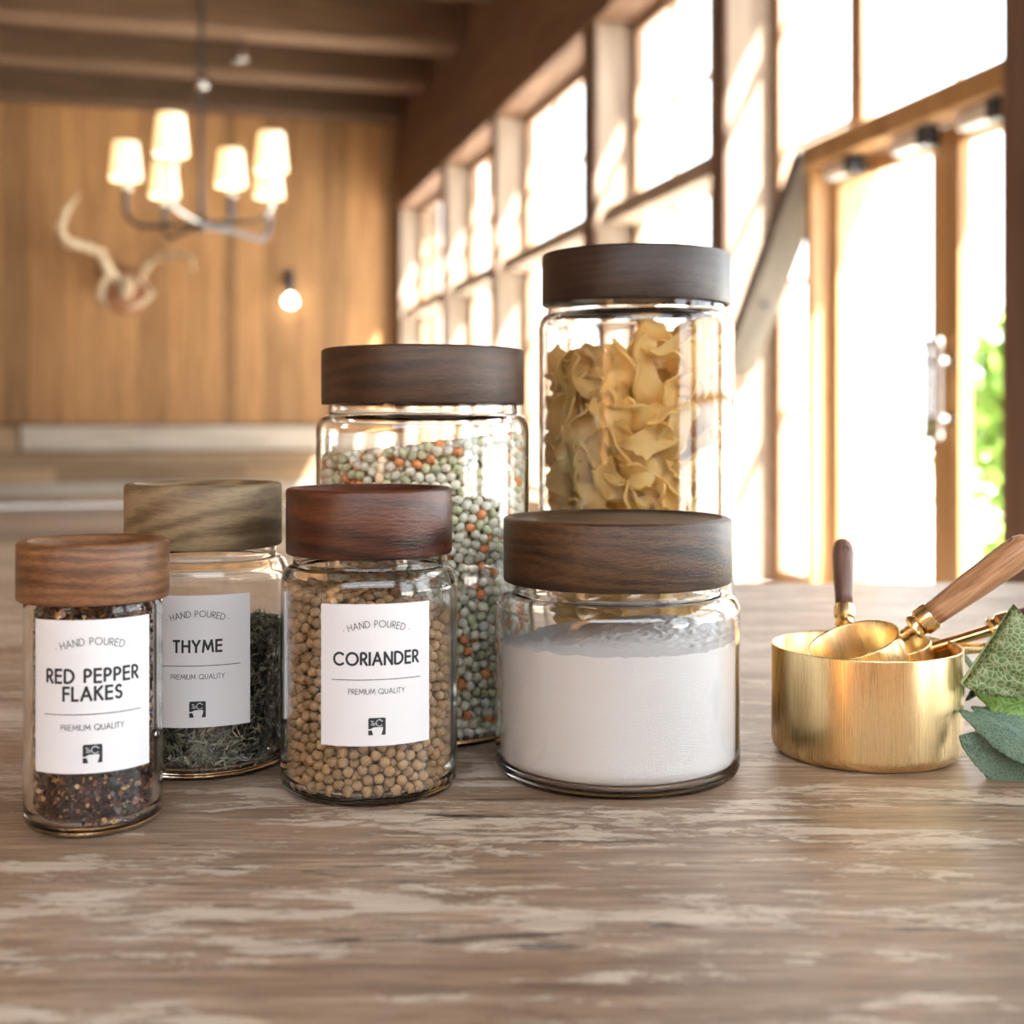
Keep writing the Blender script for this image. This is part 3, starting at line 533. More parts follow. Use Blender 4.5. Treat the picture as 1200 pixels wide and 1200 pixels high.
# ------------------------------------------------------------------ what the jars hold
def pack(Rin, rp, top, z0, layers=2, jit=0.30, iters=14, seed=1, cap=2, squash=1.0):
    rg = np.random.default_rng(seed); pts = []
    s = 2*rp*0.99
    for l in range(layers):
        r = Rin-rp-l*1.68*rp; n = int(2*PI*r/s); rows = int((0.3-z0)/(s*0.87))
        for j in range(rows):
            z = z0+rp+j*s*0.87+l*rp*0.5
            a = (np.arange(n)+0.5*(j % 2)+0.33*l)*2*PI/n; x = r*np.sin(a); y = -r*np.cos(a)
            keep = z < top(x, y)-rp*0.8; pts.append(np.stack([x, y, np.full(n, z)], 1)[keep])
        # end
    for l in range(cap):
        g = np.arange(-Rin, Rin, s); X, Y = np.meshgrid(g+(l*rp), g*0.98+(l*rp)); X = X.ravel(); Y = Y.ravel(); k = np.hypot(X, Y) < Rin-rp-layers*1.55*rp
        X, Y = X[k], Y[k]; pts.append(np.stack([X, Y, top(X, Y)-rp-l*rp*1.55], 1))
    P = np.concatenate(pts); P += rg.normal(size=P.shape)*jit*rp*np.array([1, 1, 1])
    lim = Rin-rp
    for it in range(iters):
        if it % 5 == 0:
            I = []; J = []; B = 400
            order = np.argsort(P[:, 2]); P = P[order]; z = P[:, 2]
            for a in range(0, len(P), B):
                b = min(a+B, len(P)); e = np.searchsorted(z, z[b-1]+3.0*rp); Q = P[a:e]
                D = ((P[a:b, None]-Q[None])**2).sum(2); i, j = np.nonzero(D < (2.9*rp)**2); k = j > i; I.append(i[k]+a); J.append(j[k]+a)
            I = np.concatenate(I); J = np.concatenate(J)
        d = P[J]-P[I]; L = np.sqrt((d**2).sum(1))+1e-9; ov = np.clip(2*rp*0.985-L, 0, None); mv = d/L[:, None]*ov[:, None]*0.42
        np.add.at(P, I, -mv); np.add.at(P, J, mv)
        r = np.hypot(P[:, 0], P[:, 1]); k = r > lim; P[k, 0] *= lim/r[k]; P[k, 1] *= lim/r[k]
        P[:, 2] = np.clip(P[:, 2], z0+rp, None); h = top(P[:, 0], P[:, 1])-rp*0.7; P[:, 2] = np.minimum(P[:, 2], h)
    return P
def sphere_mesh(name, rp, seg, rings, ridges=0.0, nr=10, sq=1.0, point=0.0, mat_=None):
    v = [(0, 0, -rp*sq)]; f = []
    for i in range(1, rings):
        ph = -PI/2+PI*i/rings
        for k in range(seg):
            a = 2*PI*k/seg; rr = rp*(1+ridges*math.cos(ph)*(1 if k % 2 else -1)); v.append((rr*math.cos(ph)*math.cos(a), rr*math.cos(ph)*math.sin(a), rp*sq*math.sin(ph)))
    v.append((0, 0, rp*sq*(1+point))); n = len(v)
    for k in range(seg): f.append((0, 1+(k+1) % seg, 1+k)); f.append((n-1, n-1-seg+k, n-1-seg+(k+1) % seg))
    for i in range(rings-2):
        for k in range(seg): a = 1+i*seg; f.append((a+k, a+(k+1) % seg, a+seg+(k+1) % seg, a+seg+k))
    me = bpy.data.meshes.new(name); me.from_pydata(v, [], f); me.shade_smooth(); me.materials.append(mat_)
    a = me.color_attributes.new('tint', 'FLOAT_COLOR', 'POINT'); c4 = np.ones((n, 4), dtype=np.float32)
    if ridges:
        for i in range(n-2): c4[1+i, :3] = 1.0 if i % seg % 2 == 0 else 0.62
    a.data.foreach_set('color', c4.ravel()); return me
def mesh_tris(me):
    me.calc_loop_triangles(); V = np.zeros(len(me.vertices)*3); me.vertices.foreach_get('co', V); T = np.zeros(len(me.loop_triangles)*3, dtype=np.int32); me.loop_triangles.foreach_get('vertices', T); return V.reshape(-1, 3), T.reshape(-1, 3)
def fill_of_balls(jr, P, meshes, probs, singles, name, cat, labels, groups, stuffname, stufflabel, colf):
    """the 300 that show largest are objects of their own, the rest one mass"""
    rz = jr.rotation_euler.z; Mw = Matrix.Translation(jr.location) @ Matrix.Rotation(rz, 4, 'Z')
    kind = RNG.choice(len(meshes), len(P), p=probs); rot = rand_rot(len(P))
    score = singles(P); order = np.argsort(-score); single = order[:300][score[order[:300]] > 0]; mask = np.ones(len(P), bool); mask[single] = False
    for i in single:
        R3 = Matrix(rot[i].tolist()).to_4x4(); R3.translation = Vector(P[i]); o = instance(meshes[kind[i]], name[kind[i]]); o.matrix_world = Mw @ R3
        tag(o, labels[kind[i]], cat[kind[i]], groups[kind[i]])
    Vs = []; Fs = []; Cs = []; n0 = 0
    for k, me in enumerate(meshes):
        idx = np.nonzero(mask & (kind == k))[0]
        if not len(idx): continue
        bv, bf = mesh_tris(me); mats = np.concatenate([rot[idx], P[idx][:, :, None]], 2); V, F = scatter(bv, bf, mats)
        c = np.array(colf[k])[None]*RNG.uniform(0.8, 1.12, (len(idx), 1)); tv = np.ones(len(bv)*4, dtype=np.float32); me.color_attributes['tint'].data.foreach_get('color', tv); Cs.append(np.repeat(c, len(bv), 0)*np.tile(tv.reshape(-1, 4)[:, :3], (len(idx), 1))); Vs.append(V); Fs.append(F+n0); n0 += len(V)
    o = fast_mesh(stuffname, np.concatenate(Vs), np.concatenate(Fs), M[stuffname], None, np.concatenate(Cs), True); o.matrix_world = Mw; tag(o, stufflabel, cat[0], kind='stuff'); return o
# coriander seeds
def seed_mat(name, c, amt=0.22, rough=0.55, lines=True):
    m = mat(name, c, rough); t = NT(m); r = t.rand(); n = t.noise(t.coord((1, 1, 1)), 900, 3)
    cc = t.mix(t.ramp(n, [(0.35, 0.35), (0.65, 0.0)]), c, tuple(x*0.55 for x in c)); cc = t.mix(1.0, cc, t.n('ShaderNodeVertexColor', layer_name='tint').outputs[0], 'MULTIPLY'); cc = t.mix(1.0, cc, t.ramp(r, [(0, 1-amt), (1, 1+amt)]), 'MULTIPLY'); t.color(cc); return m
M['coriander_one'] = seed_mat('coriander_seed_skin', (0.54, 0.35, 0.18)); M['coriander_seeds'] = vcol('coriander_seed_mass', 0.55)
sm = sphere_mesh('coriander_seed', 0.00212, 24, 10, 0.022, point=0.12, mat_=M['coriander_one'])
topc = lambda x, y: 0.0755 - 0.22*x + 0.12*y + 0.0010*np.sin(x*300+y*190)
Pc = pack(0.0350-0.0024-0.0002, 0.00212, topc, 0.0038, 3, 0.85, 22, 3)
def s_cori(P):
    th = np.degrees(np.arctan2(P[:, 0], -P[:, 1])); r = np.hypot(P[:, 0], P[:, 1]); s = np.cos(np.radians(th))*(r > 0.0270) + 0.0
    s[(np.abs(th-4.5) < 34) & (P[:, 2] > 0.026) & (P[:, 2] < 0.075)] = 0; s[np.abs(th) > 85] = 0; s = s*(P[:, 2] > 0.0)+ (s > 0)*0.3*(P[:, 2] < 0.03); return s
fill_of_balls(j_cori, Pc, [sm], [1.0], s_cori, ['coriander_seed'], ['seed'], ['round tan coriander seed against the glass of the coriander jar'], ['coriander seeds against the jar glass'],
              'coriander_seeds', 'tan ridged coriander seeds filling the jar with the reddish lid', [(0.54, 0.35, 0.18)])
# dried peas and lentils
M['pea_white'] = seed_mat('white_pea_skin', (0.96, 0.94, 0.80), 0.08, 0.45); M['pea_green'] = seed_mat('green_pea_skin', (0.70, 0.74, 0.48), 0.12, 0.45); M['pea_orange'] = seed_mat('orange_lentil_skin', (0.98, 0.40, 0.16), 0.12, 0.5)
M['mixed_pulses'] = vcol('mixed_pulse_mass', 0.45)
pm = [sphere_mesh('white_pea', 0.0024, 16, 9, 0, sq=0.84, mat_=M['pea_white']), sphere_mesh('green_pea', 0.0024, 16, 9, 0, sq=0.80, mat_=M['pea_green']), sphere_mesh('orange_lentil', 0.0024, 16, 9, 0, sq=0.80, mat_=M['pea_orange'])]
topp = lambda x, y: 0.1335 + 0.115*x - 0.02*y + 0.0010*np.sin(x*260-y*170)
Pp = pack(0.0507-0.0020-0.0002, 0.0024, topp, 0.0038, 3, 0.85, 18, 5)
def s_pea(P):
    th = np.degrees(np.arctan2(P[:, 0], -P[:, 1])); r = np.hypot(P[:, 0], P[:, 1]); s = np.cos(np.radians(th))*(r > 0.0440)+0.0
    s[(th < 18) & (P[:, 2] < 0.118)] = 0; s[th > 68] = 0; s[np.abs(th) > 85] = 0; return s
grp = ['white dried peas in the tall jar', 'green dried peas in the tall jar', 'orange lentils in the tall jar']
fill_of_balls(j_pea, Pp, pm, [0.62, 0.23, 0.15], s_pea, ['white_pea', 'green_pea', 'orange_lentil'], ['pea', 'pea', 'lentil'],
              ['creamy white dried pea behind the glass of the tall pulse jar', 'muted green dried pea behind the glass of the tall pulse jar', 'orange lentil behind the glass of the tall pulse jar'], grp,
              'mixed_pulses', 'mixed white, green and orange dried pulses filling the tall jar', [(0.96, 0.94, 0.80), (0.70, 0.74, 0.48), (0.98, 0.40, 0.16)])
# thyme: thousands of thin rolled leaves
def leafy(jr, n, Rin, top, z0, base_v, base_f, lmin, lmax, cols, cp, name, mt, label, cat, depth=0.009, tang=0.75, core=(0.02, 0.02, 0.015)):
    th = RNG.uniform(-PI, PI, n); r = Rin-0.0004-RNG.uniform(0, 1, n)**1.2*depth; x = r*np.sin(th); y = -r*np.cos(th); z = z0+0.0004+RNG.uniform(0, 1, n)*(top(x, y)-z0-0.001)
    nt_ = n//3; th2 = RNG.uniform(-PI, PI, nt_); r2 = (Rin-0.001)*np.sqrt(RNG.uniform(0, 1, nt_)); x2 = r2*np.sin(th2); y2 = -r2*np.cos(th2); z2 = top(x2, y2)-RNG.uniform(-0.0008, 0.003, nt_)
    P = np.concatenate([np.stack([x, y, z], 1), np.stack([x2, y2, z2], 1)]); N = len(P)
    rad = np.stack([P[:, 0], P[:, 1], np.zeros(N)], 1); rad[n:] = [0, 0, 1]; rad /= np.linalg.norm(rad, axis=1)[:, None]+1e-9
    d = RNG.normal(size=(N, 3)); d -= rad*(d*rad).sum(1)[:, None]*tang; d /= np.linalg.norm(d, axis=1)[:, None]; u = np.cross(d, RNG.normal(size=(N, 3))*0.6+rad); u /= np.linalg.norm(u, axis=1)[:, None]; w_ = np.cross(d, u)
    s = RNG.uniform(lmin, lmax, N); mats = np.concatenate([np.stack([d, u, w_], 2)*s[:, None, None], P[:, :, None]], 2)
    V, F = scatter(base_v, base_f, mats); rr = np.hypot(V[:, 0], V[:, 1]); k = rr > Rin-0.00015; V[k, 0] *= (Rin-0.00015)/rr[k]; V[k, 1] *= (Rin-0.00015)/rr[k]; V[:, 2] = np.clip(V[:, 2], z0, None)
    ci = RNG.choice(len(cols), N, p=cp); c = np.array(cols)[ci]*RNG.uniform(0.7, 1.25, (N, 1)); cc = np.repeat(c, len(base_v), 0)
    # the mass behind them
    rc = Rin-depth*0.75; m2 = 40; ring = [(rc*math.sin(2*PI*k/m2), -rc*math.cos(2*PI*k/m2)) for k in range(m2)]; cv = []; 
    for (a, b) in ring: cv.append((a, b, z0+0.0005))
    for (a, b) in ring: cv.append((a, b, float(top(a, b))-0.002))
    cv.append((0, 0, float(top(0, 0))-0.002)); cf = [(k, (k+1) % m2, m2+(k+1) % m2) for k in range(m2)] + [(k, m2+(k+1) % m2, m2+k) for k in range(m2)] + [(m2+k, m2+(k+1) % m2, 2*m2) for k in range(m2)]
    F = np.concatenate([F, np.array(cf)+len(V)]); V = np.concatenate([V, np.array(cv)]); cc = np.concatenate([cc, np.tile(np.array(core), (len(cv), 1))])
    o = fast_mesh(name, V, F, mt, None, cc); o.matrix_world = Matrix.Translation(jr.location) @ Matrix.Rotation(jr.rotation_euler.z, 4, 'Z'); tag(o, label, cat, kind='stuff'); return o
sl_v = [(-0.5, 0, 0), (-0.2, 0.085, 0.02), (0.25, 0.08, 0.03), (0.5, 0, -0.03), (0.2, -0.08, 0.03), (-0.25, -0.085, 0.02), (0, 0, -0.06)]
sl_f = [(0, 1, 6), (1, 2, 6), (2, 3, 6), (3, 4, 6), (4, 5, 6), (5, 0, 6)]
M['thyme'] = vcol('dried_thyme', 0.75)
leafy(j_thyme, 9000, 0.0358-0.0022-0.0002, lambda x, y: 0.0560+0.10*x+0.02*y+0.0012*np.sin(x*260+1)+0.0008*np.sin(y*400), 0.0040, sl_v, sl_f, 0.0026, 0.0052,
      [(0.22, 0.235, 0.17), (0.36, 0.38, 0.28), (0.11, 0.115, 0.085), (0.42, 0.37, 0.25)], [0.45, 0.25, 0.22, 0.08], 'thyme_leaves', M['thyme'], 'dried grey green thyme leaves heaped in the jar with the olive lid', 'herb')
fk_v = [(0.5, 0.0, 0.05), (0.2, 0.42, -0.05), (-0.35, 0.3, 0.08), (-0.5, -0.1, 0), (-0.05, -0.4, 0.06), (0.35, -0.3, -0.04), (0, 0, 0.12)]
fk_f = [(0, 1, 6), (1, 2, 6), (2, 3, 6), (3, 4, 6), (4, 5, 6), (5, 0, 6)]
M['chilli'] = vcol('chilli_flakes', 0.38)
leafy(j_pepper, 9000, 0.0241-0.0030-0.0002, lambda x, y: 0.0792+0.03*x+0.0012*np.sin(x*330+y*200), 0.0040, fk_v, fk_f, 0.0009, 0.0026,
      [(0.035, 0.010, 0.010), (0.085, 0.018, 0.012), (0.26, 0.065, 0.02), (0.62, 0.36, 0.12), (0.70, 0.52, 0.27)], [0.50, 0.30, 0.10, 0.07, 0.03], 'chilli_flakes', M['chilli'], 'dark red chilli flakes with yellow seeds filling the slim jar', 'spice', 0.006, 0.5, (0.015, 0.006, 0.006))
# salt: heaped grains
M['salt'] = m = mat('white_salt', (0.94, 0.94, 0.94), 0.85, subsurface_weight=0.7); m.node_tree.nodes['Principled BSDF'].inputs['Subsurface Radius'].default_value = (0.005, 0.005, 0.005)
t = NT(m); t.bump(t.noise(t.coord((1, 1, 1)), 2200, 3, 0.8), 0.55, 0.0006)
Rs = 0.0508-0.0019-0.00025; z0 = 0.0037
def salt_top(x, y):
    return 0.0548 + 0.0085*math.exp(-((x-0.012)**2+(y-0.018)**2)/0.0009) + 0.0030*math.exp(-((x-0.035)**2+(y-0.0)**2)/0.0006) - 0.0040*math.exp(-((x+0.035)**2+(y-0.02)**2)/0.0008)
from mathutils import noise as mn
v = []; f = []; NR, NS = 70, 150
v.append((0, 0, salt_top(0, 0)))
for i in range(1, NR+1):
    r = Rs*i/NR
    for k in range(NS):
        a = 2*PI*k/NS; x, y = r*math.cos(a), r*math.sin(a); v.append((x, y, salt_top(x, y)+0.0010*mn.noise(Vector((x*380, y*380, 0)))+0.0006*mn.noise(Vector((x*1100, y*1100, 3)))))
for k in range(NS): f.append((0, 1+k, 1+(k+1) % NS))
for i in range(NR-1):
    for k in range(NS): a = 1+i*NS; f.append((a+k, a+NS+k, a+NS+(k+1) % NS, a+(k+1) % NS))
n0 = len(v); zr = [0.05, 0.04, 0.03, 0.02, 0.012, z0+0.006, z0+0.003, z0+0.001, z0]; rr = [Rs]*6 + [Rs-0.0008, Rs-0.0030, Rs-0.0065]
prev = 1+(NR-1)*NS
for z, r in zip(zr, rr):
    b = len(v)
    for k in range(NS): a = 2*PI*k/NS; v.append((r*math.cos(a), r*math.sin(a), z))
    for k in range(NS): f.append((prev+k, b+k, b+(k+1) % NS, prev+(k+1) % NS))
    prev = b
f.append(tuple(prev+k for k in range(NS))[::-1])
sbody = MB().add(v, f)
so = sbody.build('salt', M['salt'], None, smooth=True, angle=60); so.matrix_world = Matrix.Translation(j_salt.location) @ Matrix.Rotation(j_salt.rotation_euler.z, 4, 'Z')
tag(so, 'coarse white salt heaped inside the short wide jar', 'salt', kind='stuff')
# egg noodles
M['noodle'] = m = mat('egg_noodle', (0.80, 0.52, 0.17), 0.42); 
t = NT(m); t.color(t.mix(1.0, t.ramp(t.noise(t.coord((1, 1, 1)), 120, 4), [(0.3, (0.95, 0.67, 0.22)), (0.7, (1.0, 0.80, 0.36))]), t.ramp(t.rand(), [(0, 0.85), (1, 1.08)]), 'MULTIPLY')); t.bump(t.noise(t.coord((1, 1, 1)), 900, 3), 0.15, 0.0003)
tl = t.n('ShaderNodeBsdfTranslucent'); tl.inputs[0].default_value = (1.0, 0.78, 0.30, 1); ms = t.n('ShaderNodeMixShader'); ms.inputs[0].default_value = 0.35; t.l(t.b.outputs[0], ms.inputs[1]); t.l(tl.outputs[0], ms.inputs[2]); t.l(ms.outputs[0], m.node_tree.nodes['Material Output'].inputs[0])
def noodle(seed):
    rg = random.Random(seed); L = rg.uniform(0.028, 0.037); W = rg.uniform(0.0125, 0.0155); tw = rg.choice((-1, 1))*rg.uniform(2.2, 4.0); bend = rg.uniform(-0.5, 0.5); n, mw = 26, 6; T = 0.0013
    ph = rg.random()*6; rows = []
    for i in range(n+1):
        u = i/n-0.5; a = bend*u*2; cx = L*u*math.cos(a*0.6); cy = L*0.22*math.sin(u*5+ph)*0.6; cz = L*0.25*bend*(u*u*4-0.3)
        ta = tw*u + 0.5*math.sin(u*7+ph); row = []
        for j in range(mw+1):
            w_ = j/mw-0.5; ru = 0.0010*math.sin(u*15+ph+(2.0 if w_ > 0 else 0))*(abs(w_)*2)**1.5
            e = 0.0006*math.sin(j*2.7)*(1 if i in (0, n) else 0); y = w_*W; z = ru+W*0.3*(w_*w_*4-0.4)*math.sin(ph+u*3)
            row.append(Vector((cx+e, cy+y*math.cos(ta)-z*math.sin(ta), cz+y*math.sin(ta)+z*math.cos(ta))))
        rows.append(row)
    v = []; f = []; cnt = (n+1)*(mw+1)
    for sgn in (1, -1):
        for i in range(n+1):
            for j in range(mw+1):
                du = rows[min(i+1, n)][j]-rows[max(i-1, 0)][j]; dw = rows[i][min(j+1, mw)]-rows[i][max(j-1, 0)]; nn = du.cross(dw).normalized(); v.append(rows[i][j]+nn*sgn*T/2)
    idx = lambda s, i, j: s*cnt+i*(mw+1)+j
    for i in range(n):
        for j in range(mw): f.append((idx(0, i, j), idx(0, i+1, j), idx(0, i+1, j+1), idx(0, i, j+1))); f.append((idx(1, i, j), idx(1, i, j+1), idx(1, i+1, j+1), idx(1, i+1, j)))
        for j in (0, mw): q = (idx(0, i, j), idx(1, i, j), idx(1, i+1, j), idx(0, i+1, j)); f.append(q if j == 0 else q[::-1])
    for j in range(mw):
        for i in (0, n): q = (idx(0, i, j), idx(0, i, j+1), idx(1, i, j+1), idx(1, i, j)); f.append(q if i == 0 else q[::-1])
    me = bpy.data.meshes.new('egg_noodle'); me.from_pydata(v, [], f); me.shade_smooth(); me.set_sharp_from_angle(angle=math.radians(55)); me.materials.append(M['noodle']); return me
nm = [noodle(k) for k in range(9)]; nv = []
for me in nm:
    V = np.zeros(len(me.vertices)*3); me.vertices.foreach_get('co', V); nv.append(V.reshape(-1, 3))
Rp = 0.0507-0.0020-0.0003; ztop = lambda x, y: min(0.184+0.30*x, 0.196)
cand = []; sp_ = 0.0165
for l, rr_ in enumerate((Rp-0.0085, Rp-0.024)):
    n = int(2*PI*rr_/sp_)
    for j in range(14):
        for k in range(n):
            a = (k+0.5*(j % 2)+random.uniform(-.2, .2))*2*PI/n; cand.append([rr_*math.sin(a), -rr_*math.cos(a), 0.016+j*0.0138+random.uniform(-.003, .003)])
P = np.array(cand); Mw = Matrix.Translation(j_pasta.location) @ Matrix.Rotation(j_pasta.rotation_euler.z, 4, 'Z')
cnt = 0
for i, p in enumerate(P):
    if p[2] > ztop(p[0], p[1])-0.004: continue
    th = math.degrees(math.atan2(p[0], -p[1])); outer = math.hypot(p[0], p[1]) > 0.03
    if p[2] < 0.10 and (not outer or abs(th) > 110): continue       # low at the back, hidden by the jar in front
    me_i = random.randrange(len(nm)); best = None
    for tr_ in range(10):
        rg = Vector((p[0], p[1], 0)).normalized(); d = Vector((random.gauss(0, 1), random.gauss(0, 1), random.gauss(0, 1))); d = (d-rg*d.dot(rg)*0.5).normalized(); u = (rg + Vector((random.gauss(0, .8), random.gauss(0, .8), random.gauss(0, .8)))); u = (u-d*u.dot(d)).normalized(); w_ = d.cross(u)
        R3 = np.array([[d[k], w_[k], u[k]] for k in range(3)]); V = nv[me_i] @ R3.T + p
        for it in range(6):
            rr2 = np.hypot(V[:, 0], V[:, 1]); k = rr2.argmax(); ex = rr2[k]-Rp
            if ex <= 0: break
            V[:, 0] -= V[k, 0]/rr2[k]*(ex+1e-5); V[:, 1] -= V[k, 1]/rr2[k]*(ex+1e-5)
        dz = 0.0040-V[:, 2].min()
        if dz > 0: V[:, 2] += dz
        ex = np.hypot(V[:, 0], V[:, 1]).max()-Rp; mv = np.linalg.norm(V.mean(0)-p)+max(ex, 0)*100
        if best is None or mv < best[0]: best = (mv, R3, V.mean(0)-(nv[me_i] @ R3.T).mean(0), ex)
    if best[3] > 1e-4: continue
    R4 = Matrix(best[1].tolist()).to_4x4(); R4.translation = Vector(best[2]); o = instance(nm[me_i], 'egg_noodle'); o.matrix_world = Mw @ R4; cnt += 1
    tag(o, 'wide twisted golden egg noodle in the pile in the tallest jar', 'pasta', 'egg noodles in the tallest jar')
R4 = Euler((0.1, math.radians(82), 0.4)).to_matrix().to_4x4(); R4.translation = Vector((0.006, -0.012, 0.1870)); o = instance(nm[0], 'egg_noodle'); o.matrix_world = Mw @ R4
tag(o, 'egg noodle standing upright at the neck of the tallest jar', 'pasta', 'egg noodles in the tallest jar')

# ------------------------------------------------------------------ measuring cups
def cup(name, R, H, Mx, label, handle, az, lift, Lneck, Lh, rh, metal_neck, hmat, th=0.0011, hpos=None):
    """round straight-sided cup; handle leaves the rim at azimuth az (0 = local +X), rising by lift"""
    o = tag(empty(name), label, 'measuring cup', 'nested brass measuring cups'); o.matrix_world = Mx
    rb = R*0.13
    out = [(0, 0)] + arcp(R-rb, rb, rb, -90, 0, 8) + [(R, H-0.0006)] + arcp(R-th/2, H-th/2, th/2, 0, 90, 3)[1:]
    mid = [(R-th, H-0.0006), (R-th, rb)] + [(R-rb+(rb-th)*math.cos(math.radians(a)), rb+(rb-th)*math.sin(math.radians(a))) for a in (-20, -45, -70, -90)] + [(0, th)]
    MB().lathe(out+mid, 80).build('cup_body', M['brass'], o, smooth=True, fix=True, angle=None)
    ca, sa = math.cos(az), math.sin(az); D = Vector((ca*math.cos(lift), sa*math.cos(lift), math.sin(lift))); S = Vector((ca*(R-0.0002), sa*(R-0.0002), H-0.004))
    nk = MB().tube([S, S+D*Lneck*0.5, S+D*Lneck], [0.0026, 0.0024, 0.0026], 14, flat=1.0).build('neck', metal_neck, o, smooth=True)
    E = S+D*Lneck; q = D.to_track_quat('Z', 'Y').to_matrix().to_4x4(); q.translation = E
    fr_ = MB().lathe([(0, 0), (rh*0.78, 0), (rh*0.98, 0.0012), (rh*0.82, 0.0028), (rh*0.82, 0.0036), (rh*1.02, 0.0048), (rh*1.04, 0.0090), (rh*0.96, 0.0105), (0, 0.0105)], 28).build('ferrule', metal_neck, o, smooth=True, fix=True, angle=35); fr_.matrix_local = q
    q2 = q.copy(); q2.translation = E+D*0.0100
    gr = MB().lathe([(0, 0.0002), (rh*0.86, 0.0002), (rh*0.90, 0.006), (rh*1.04, Lh*0.4), (rh*1.14, Lh*0.75), (rh*1.10, Lh-0.005), (rh*0.86, Lh-0.0018), (rh*0.45, Lh-0.0002), (0, Lh)], 28).build('grip', hmat, o, smooth=True, fix=True, angle=None); gr.matrix_local = q2
    hl = MB().lathe([(0, -rh*1.02), (0.0016, -rh*1.02), (0.0016, rh*1.02), (0, rh*1.02)], 12).build('hang_hole', M['dark_metal'], o, smooth=True, fix=True); hl.matrix_local = q2 @ Matrix.Translation((0, 0, Lh-0.007)) @ Matrix.Rotation(PI/2, 4, 'X') @ Matrix.Scale(1.08, 4, (0, 0, 1))
    return o
cp = at(1015, 0.562, TOP+0.0002); BC = Matrix.Translation(cp) @ Matrix.Rotation(-YAW, 4, 'Z')      # local x to the side, y away
cup('measuring_cup', 0.0408, 0.0468, BC, 'largest brass measuring cup standing upright and holding the smaller ones', 1, math.radians(12), math.radians(2), 0.030, 0.072, 0.0056, M['brass'], M['handle_dark'])
def nested(R, H, loc, tiltax, tilt, az, lift, label, Ln, Lh, rh, mn_, hm):
    Mx = BC @ Matrix.Translation(loc) @ Matrix.Rotation(tilt, 4, Vector(tiltax).normalized()) 
    return cup('measuring_cup', R, H, Mx, label, 1, az, lift, Ln, Lh, rh, mn_, hm)
def tilted(R, H, rimc, roll, pitch, az, lift, label, Ln, Lh, rh, mn_, hm):
    # rimc: centre of the rim; roll tips the cup to the side, pitch towards the eye
    Rm = Matrix.Rotation(roll, 4, 'Y') @ Matrix.Rotation(pitch, 4, 'X'); base = Vector(rimc) - (Rm @ Vector((0, 0, H)))
    return cup('measuring_cup', R, H, BC @ Matrix.Translation(base) @ Rm, label, 1, az, lift, Ln, Lh, rh, mn_, hm)
rd = math.radians
tilted(0.0200, 0.026, (-0.0072, -0.0060, 0.0500), rd(-18), rd(9), rd(-12), rd(24), 'small tilted brass cup whose glare-paled wooden handle slants up towards the post', 0.006, 0.052, 0.0060, M['brass'], M['handle_glare'])
tilted(0.0122, 0.015, (-0.0035, 0.0180, 0.0280), rd(0), rd(62), rd(84), rd(0), 'smallest brass cup with a short dark handle pointing up and away', 0.0145, 0.034, 0.0046, M['brass'], M['handle_mid'])
tilted(0.0145, 0.018, (0.0180, 0.0130, 0.0440), rd(-13), rd(4), rd(-6), rd(6), 'brass cup with a copper neck and red brown handle lying over the rim', 0.026, 0.060, 0.0058, M['copper_brass'], M['handle_dark'])

# ------------------------------------------------------------------ sage
def leaf_mat(name, ca, cb, vein, scale=420, rough=0.6):
    m = mat(name, ca, rough, subsurface_weight=0.0); t = NT(m); vo = t.n('ShaderNodeTexVoronoi', feature='DISTANCE_TO_EDGE'); t.l(t.coord((1, 1, 1)), vo.inputs['Vector']); vo.inputs['Scale'].default_value = scale
    e = t.ramp(vo.outputs['Distance'], [(0.0, 1.0), (0.14, 0.0)]); n = t.noise(t.coord((1, 1, 1)), 60, 3); c = t.ramp(n, [(0.3, ca), (0.7, cb)]); t.color(t.mix(t.math('MULTIPLY', e, 0.75), c, vein))
    t.bump(vo.outputs['Distance'], 0.7, 0.0012); return m
M['sage_light'] = leaf_mat('sage_leaf_pale_veined', (0.1105, 0.2040, 0.0638), (0.1615, 0.2635, 0.1020), (0.4760, 0.5355, 0.3740), 440); M['sage_vivid'] = leaf_mat('sage_leaf_vivid', (0.10, 0.22, 0.035), (0.17, 0.32, 0.05), (0.24, 0.38, 0.11), 380)  # one leaf green with pale veins, one a more vivid green
M['sage_blue'] = leaf_mat('sage_leaf_grey', (0.0750, 0.1520, 0.1080), (0.1275, 0.2160, 0.1584), (0.2100, 0.3040, 0.2376), 700); M['sage_rib'] = mat('sage_rib', (0.32, 0.42, 0.22), 0.6); M['sage_stem'] = mat('sage_stem', (0.26, 0.36, 0.24), 0.6)
sg = at(1232, 0.565, TOP); sage = tag(empty('sage_sprig', sg, -YAW), 'sprig of broad textured green sage leaves lying beside the brass cup', 'herb')
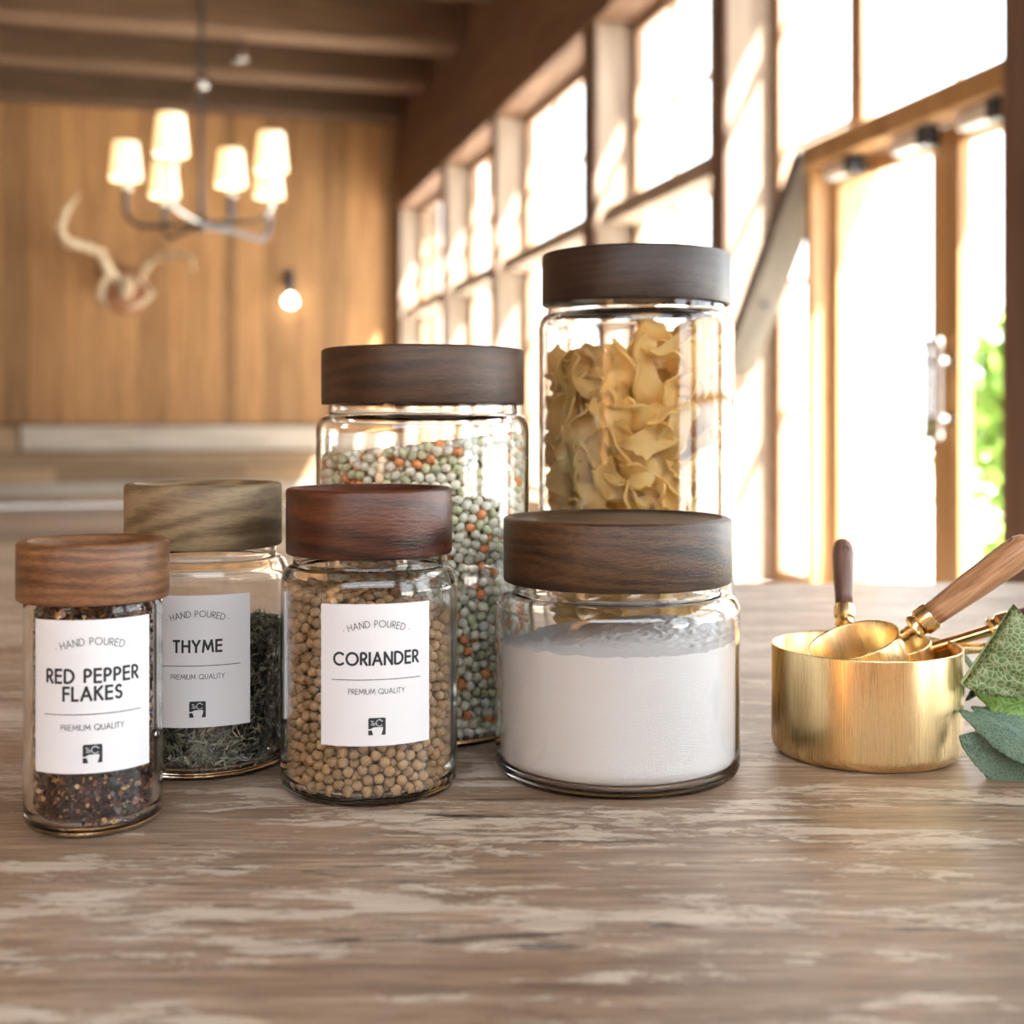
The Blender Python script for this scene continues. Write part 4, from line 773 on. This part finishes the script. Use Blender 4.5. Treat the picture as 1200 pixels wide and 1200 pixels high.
def sage_leaf(base, tip, width, normal, mt, fold=0.25, curl=0.1, seed=0, label=None, folded=False):
    base, tip, N = Vector(base), Vector(tip), Vector(normal).normalized(); D = tip-base; L = D.length; D.normalize(); N = (N-D*N.dot(D)).normalized(); S = D.cross(N)
    n, mw = 44, 10; rg = random.Random(seed); v = []; f = []
    def P(u, w_):
        prof = (math.sin(PI*min(u, 1)**0.80))**0.72*(1-0.10*u)+0.03*(1-u); hw = width/2*max(prof, 0.004)*(1+0.035*math.sin(u*105+seed)*(abs(w_) > 0.99))
        x = w_*hw; z = fold*abs(x)*1.0 + curl*L*math.sin(PI*u)+0.03*width*math.sin(u*9+seed+w_*3)*abs(w_) - 0.05*width*math.exp(-(w_*w_)/0.02) - 0.05*width*abs(math.sin((u*6-abs(w_)*1.1)*PI))**6*0.6*abs(w_)**0.3
        if folded and w_ < 0: return base+D*(u*L)-S*x*0.8-N*(0.55*abs(x)+0.0006)+N*z*0.2
        return base+D*(u*L)+S*x+N*z
    T = 0.00045; R_ = [[P(i/n, j/(mw/2)-1) for j in range(mw+1)] for i in range(n+1)]; cnt = (n+1)*(mw+1)
    for sg_ in (0.5, -0.5):
        for i in range(n+1):
            for j in range(mw+1): v.append(R_[i][j]+N*T*sg_)
    ix = lambda s, i, j: s*cnt+i*(mw+1)+j
    for i in range(n):
        for j in range(mw): f.append((ix(0, i, j), ix(0, i+1, j), ix(0, i+1, j+1), ix(0, i, j+1))); f.append((ix(1, i, j), ix(1, i, j+1), ix(1, i+1, j+1), ix(1, i+1, j)))
        for j in (0, mw): f.append((ix(0, i, j), ix(1, i, j), ix(1, i+1, j), ix(0, i+1, j)))
    o = MB().add(v, f).build('leaf', mt, sage, smooth=True, angle=None, fix=True)
    rb = MB().tube([P(i/20, 0)+N*(-0.0006) for i in range(20)], [0.0010*(1-i/24) for i in range(20)], 8)
    for k in range(7):
        u0 = 0.10+k*0.11
        for sgn in (-1, 1): rb.tube([P(min(u0+0.10*q_, 0.98), sgn*q_*0.93)+N*(-0.0004) for q_ in (0.0, 0.33, 0.66, 1.0)], [0.00045, 0.0004, 0.0003, 0.00015], 5)
    rb.build('midrib', M['sage_rib'], o, smooth=True)
    if label: tag(o, label)
    return o
def sl(px, py, dep):                                     # sprig-local point
    p = at(px, dep, EYE+(500-py)*dep/1500); return Matrix.Rotation(YAW, 4, 'Z') @ (p-sg)
sage_leaf(sl(1128, 804, 0.536), sl(1189, 709, 0.530), 0.052, (-0.10, -0.98, 0.12), M['sage_light'], 0.02, 0.01, 1, 'broad folded leaf showing its pale net of veins', True)
sage_leaf(sl(1262, 845, 0.545), sl(1138, 806, 0.555), 0.032, (0.0, -0.8, 0.75), M['sage_vivid'], 0.1, 0.02, 2)
sage_leaf(sl(1262, 905, 0.50), sl(1124, 832, 0.535), 0.020, (0.1, -0.55, 0.8), M['sage_blue'], -0.3, 0.04, 3, 'grey green leaf arching over the table')
sage_leaf(sl(1265, 872, 0.53), sl(1138, 828, 0.55), 0.018, (0.2, -0.5, 0.9), M['sage_blue'], -0.3, 0.05, 4)
sage_leaf(sl(1240, 915, 0.512), sl(1124, 862, 0.529), 0.026, (0.1, -0.9, 0.4), M['sage_blue'], -0.2, 0.02, 5)
sage_leaf(sl(1250, 700, 0.56), sl(1131, 822, 0.556), 0.012, (-0.3, -0.9, 0.2), M['sage_blue'], 0.4, 0.03, 6)
MB().tube([sl(1123, 760, 0.575), sl(1150, 795, 0.57), sl(1200, 835, 0.555), sl(1262, 862, 0.55), sl(1330, 885, 0.56)], [0.0012, 0.0016, 0.002, 0.0022, 0.0024], 10).build('stem', M['sage_stem'], sage, smooth=True)
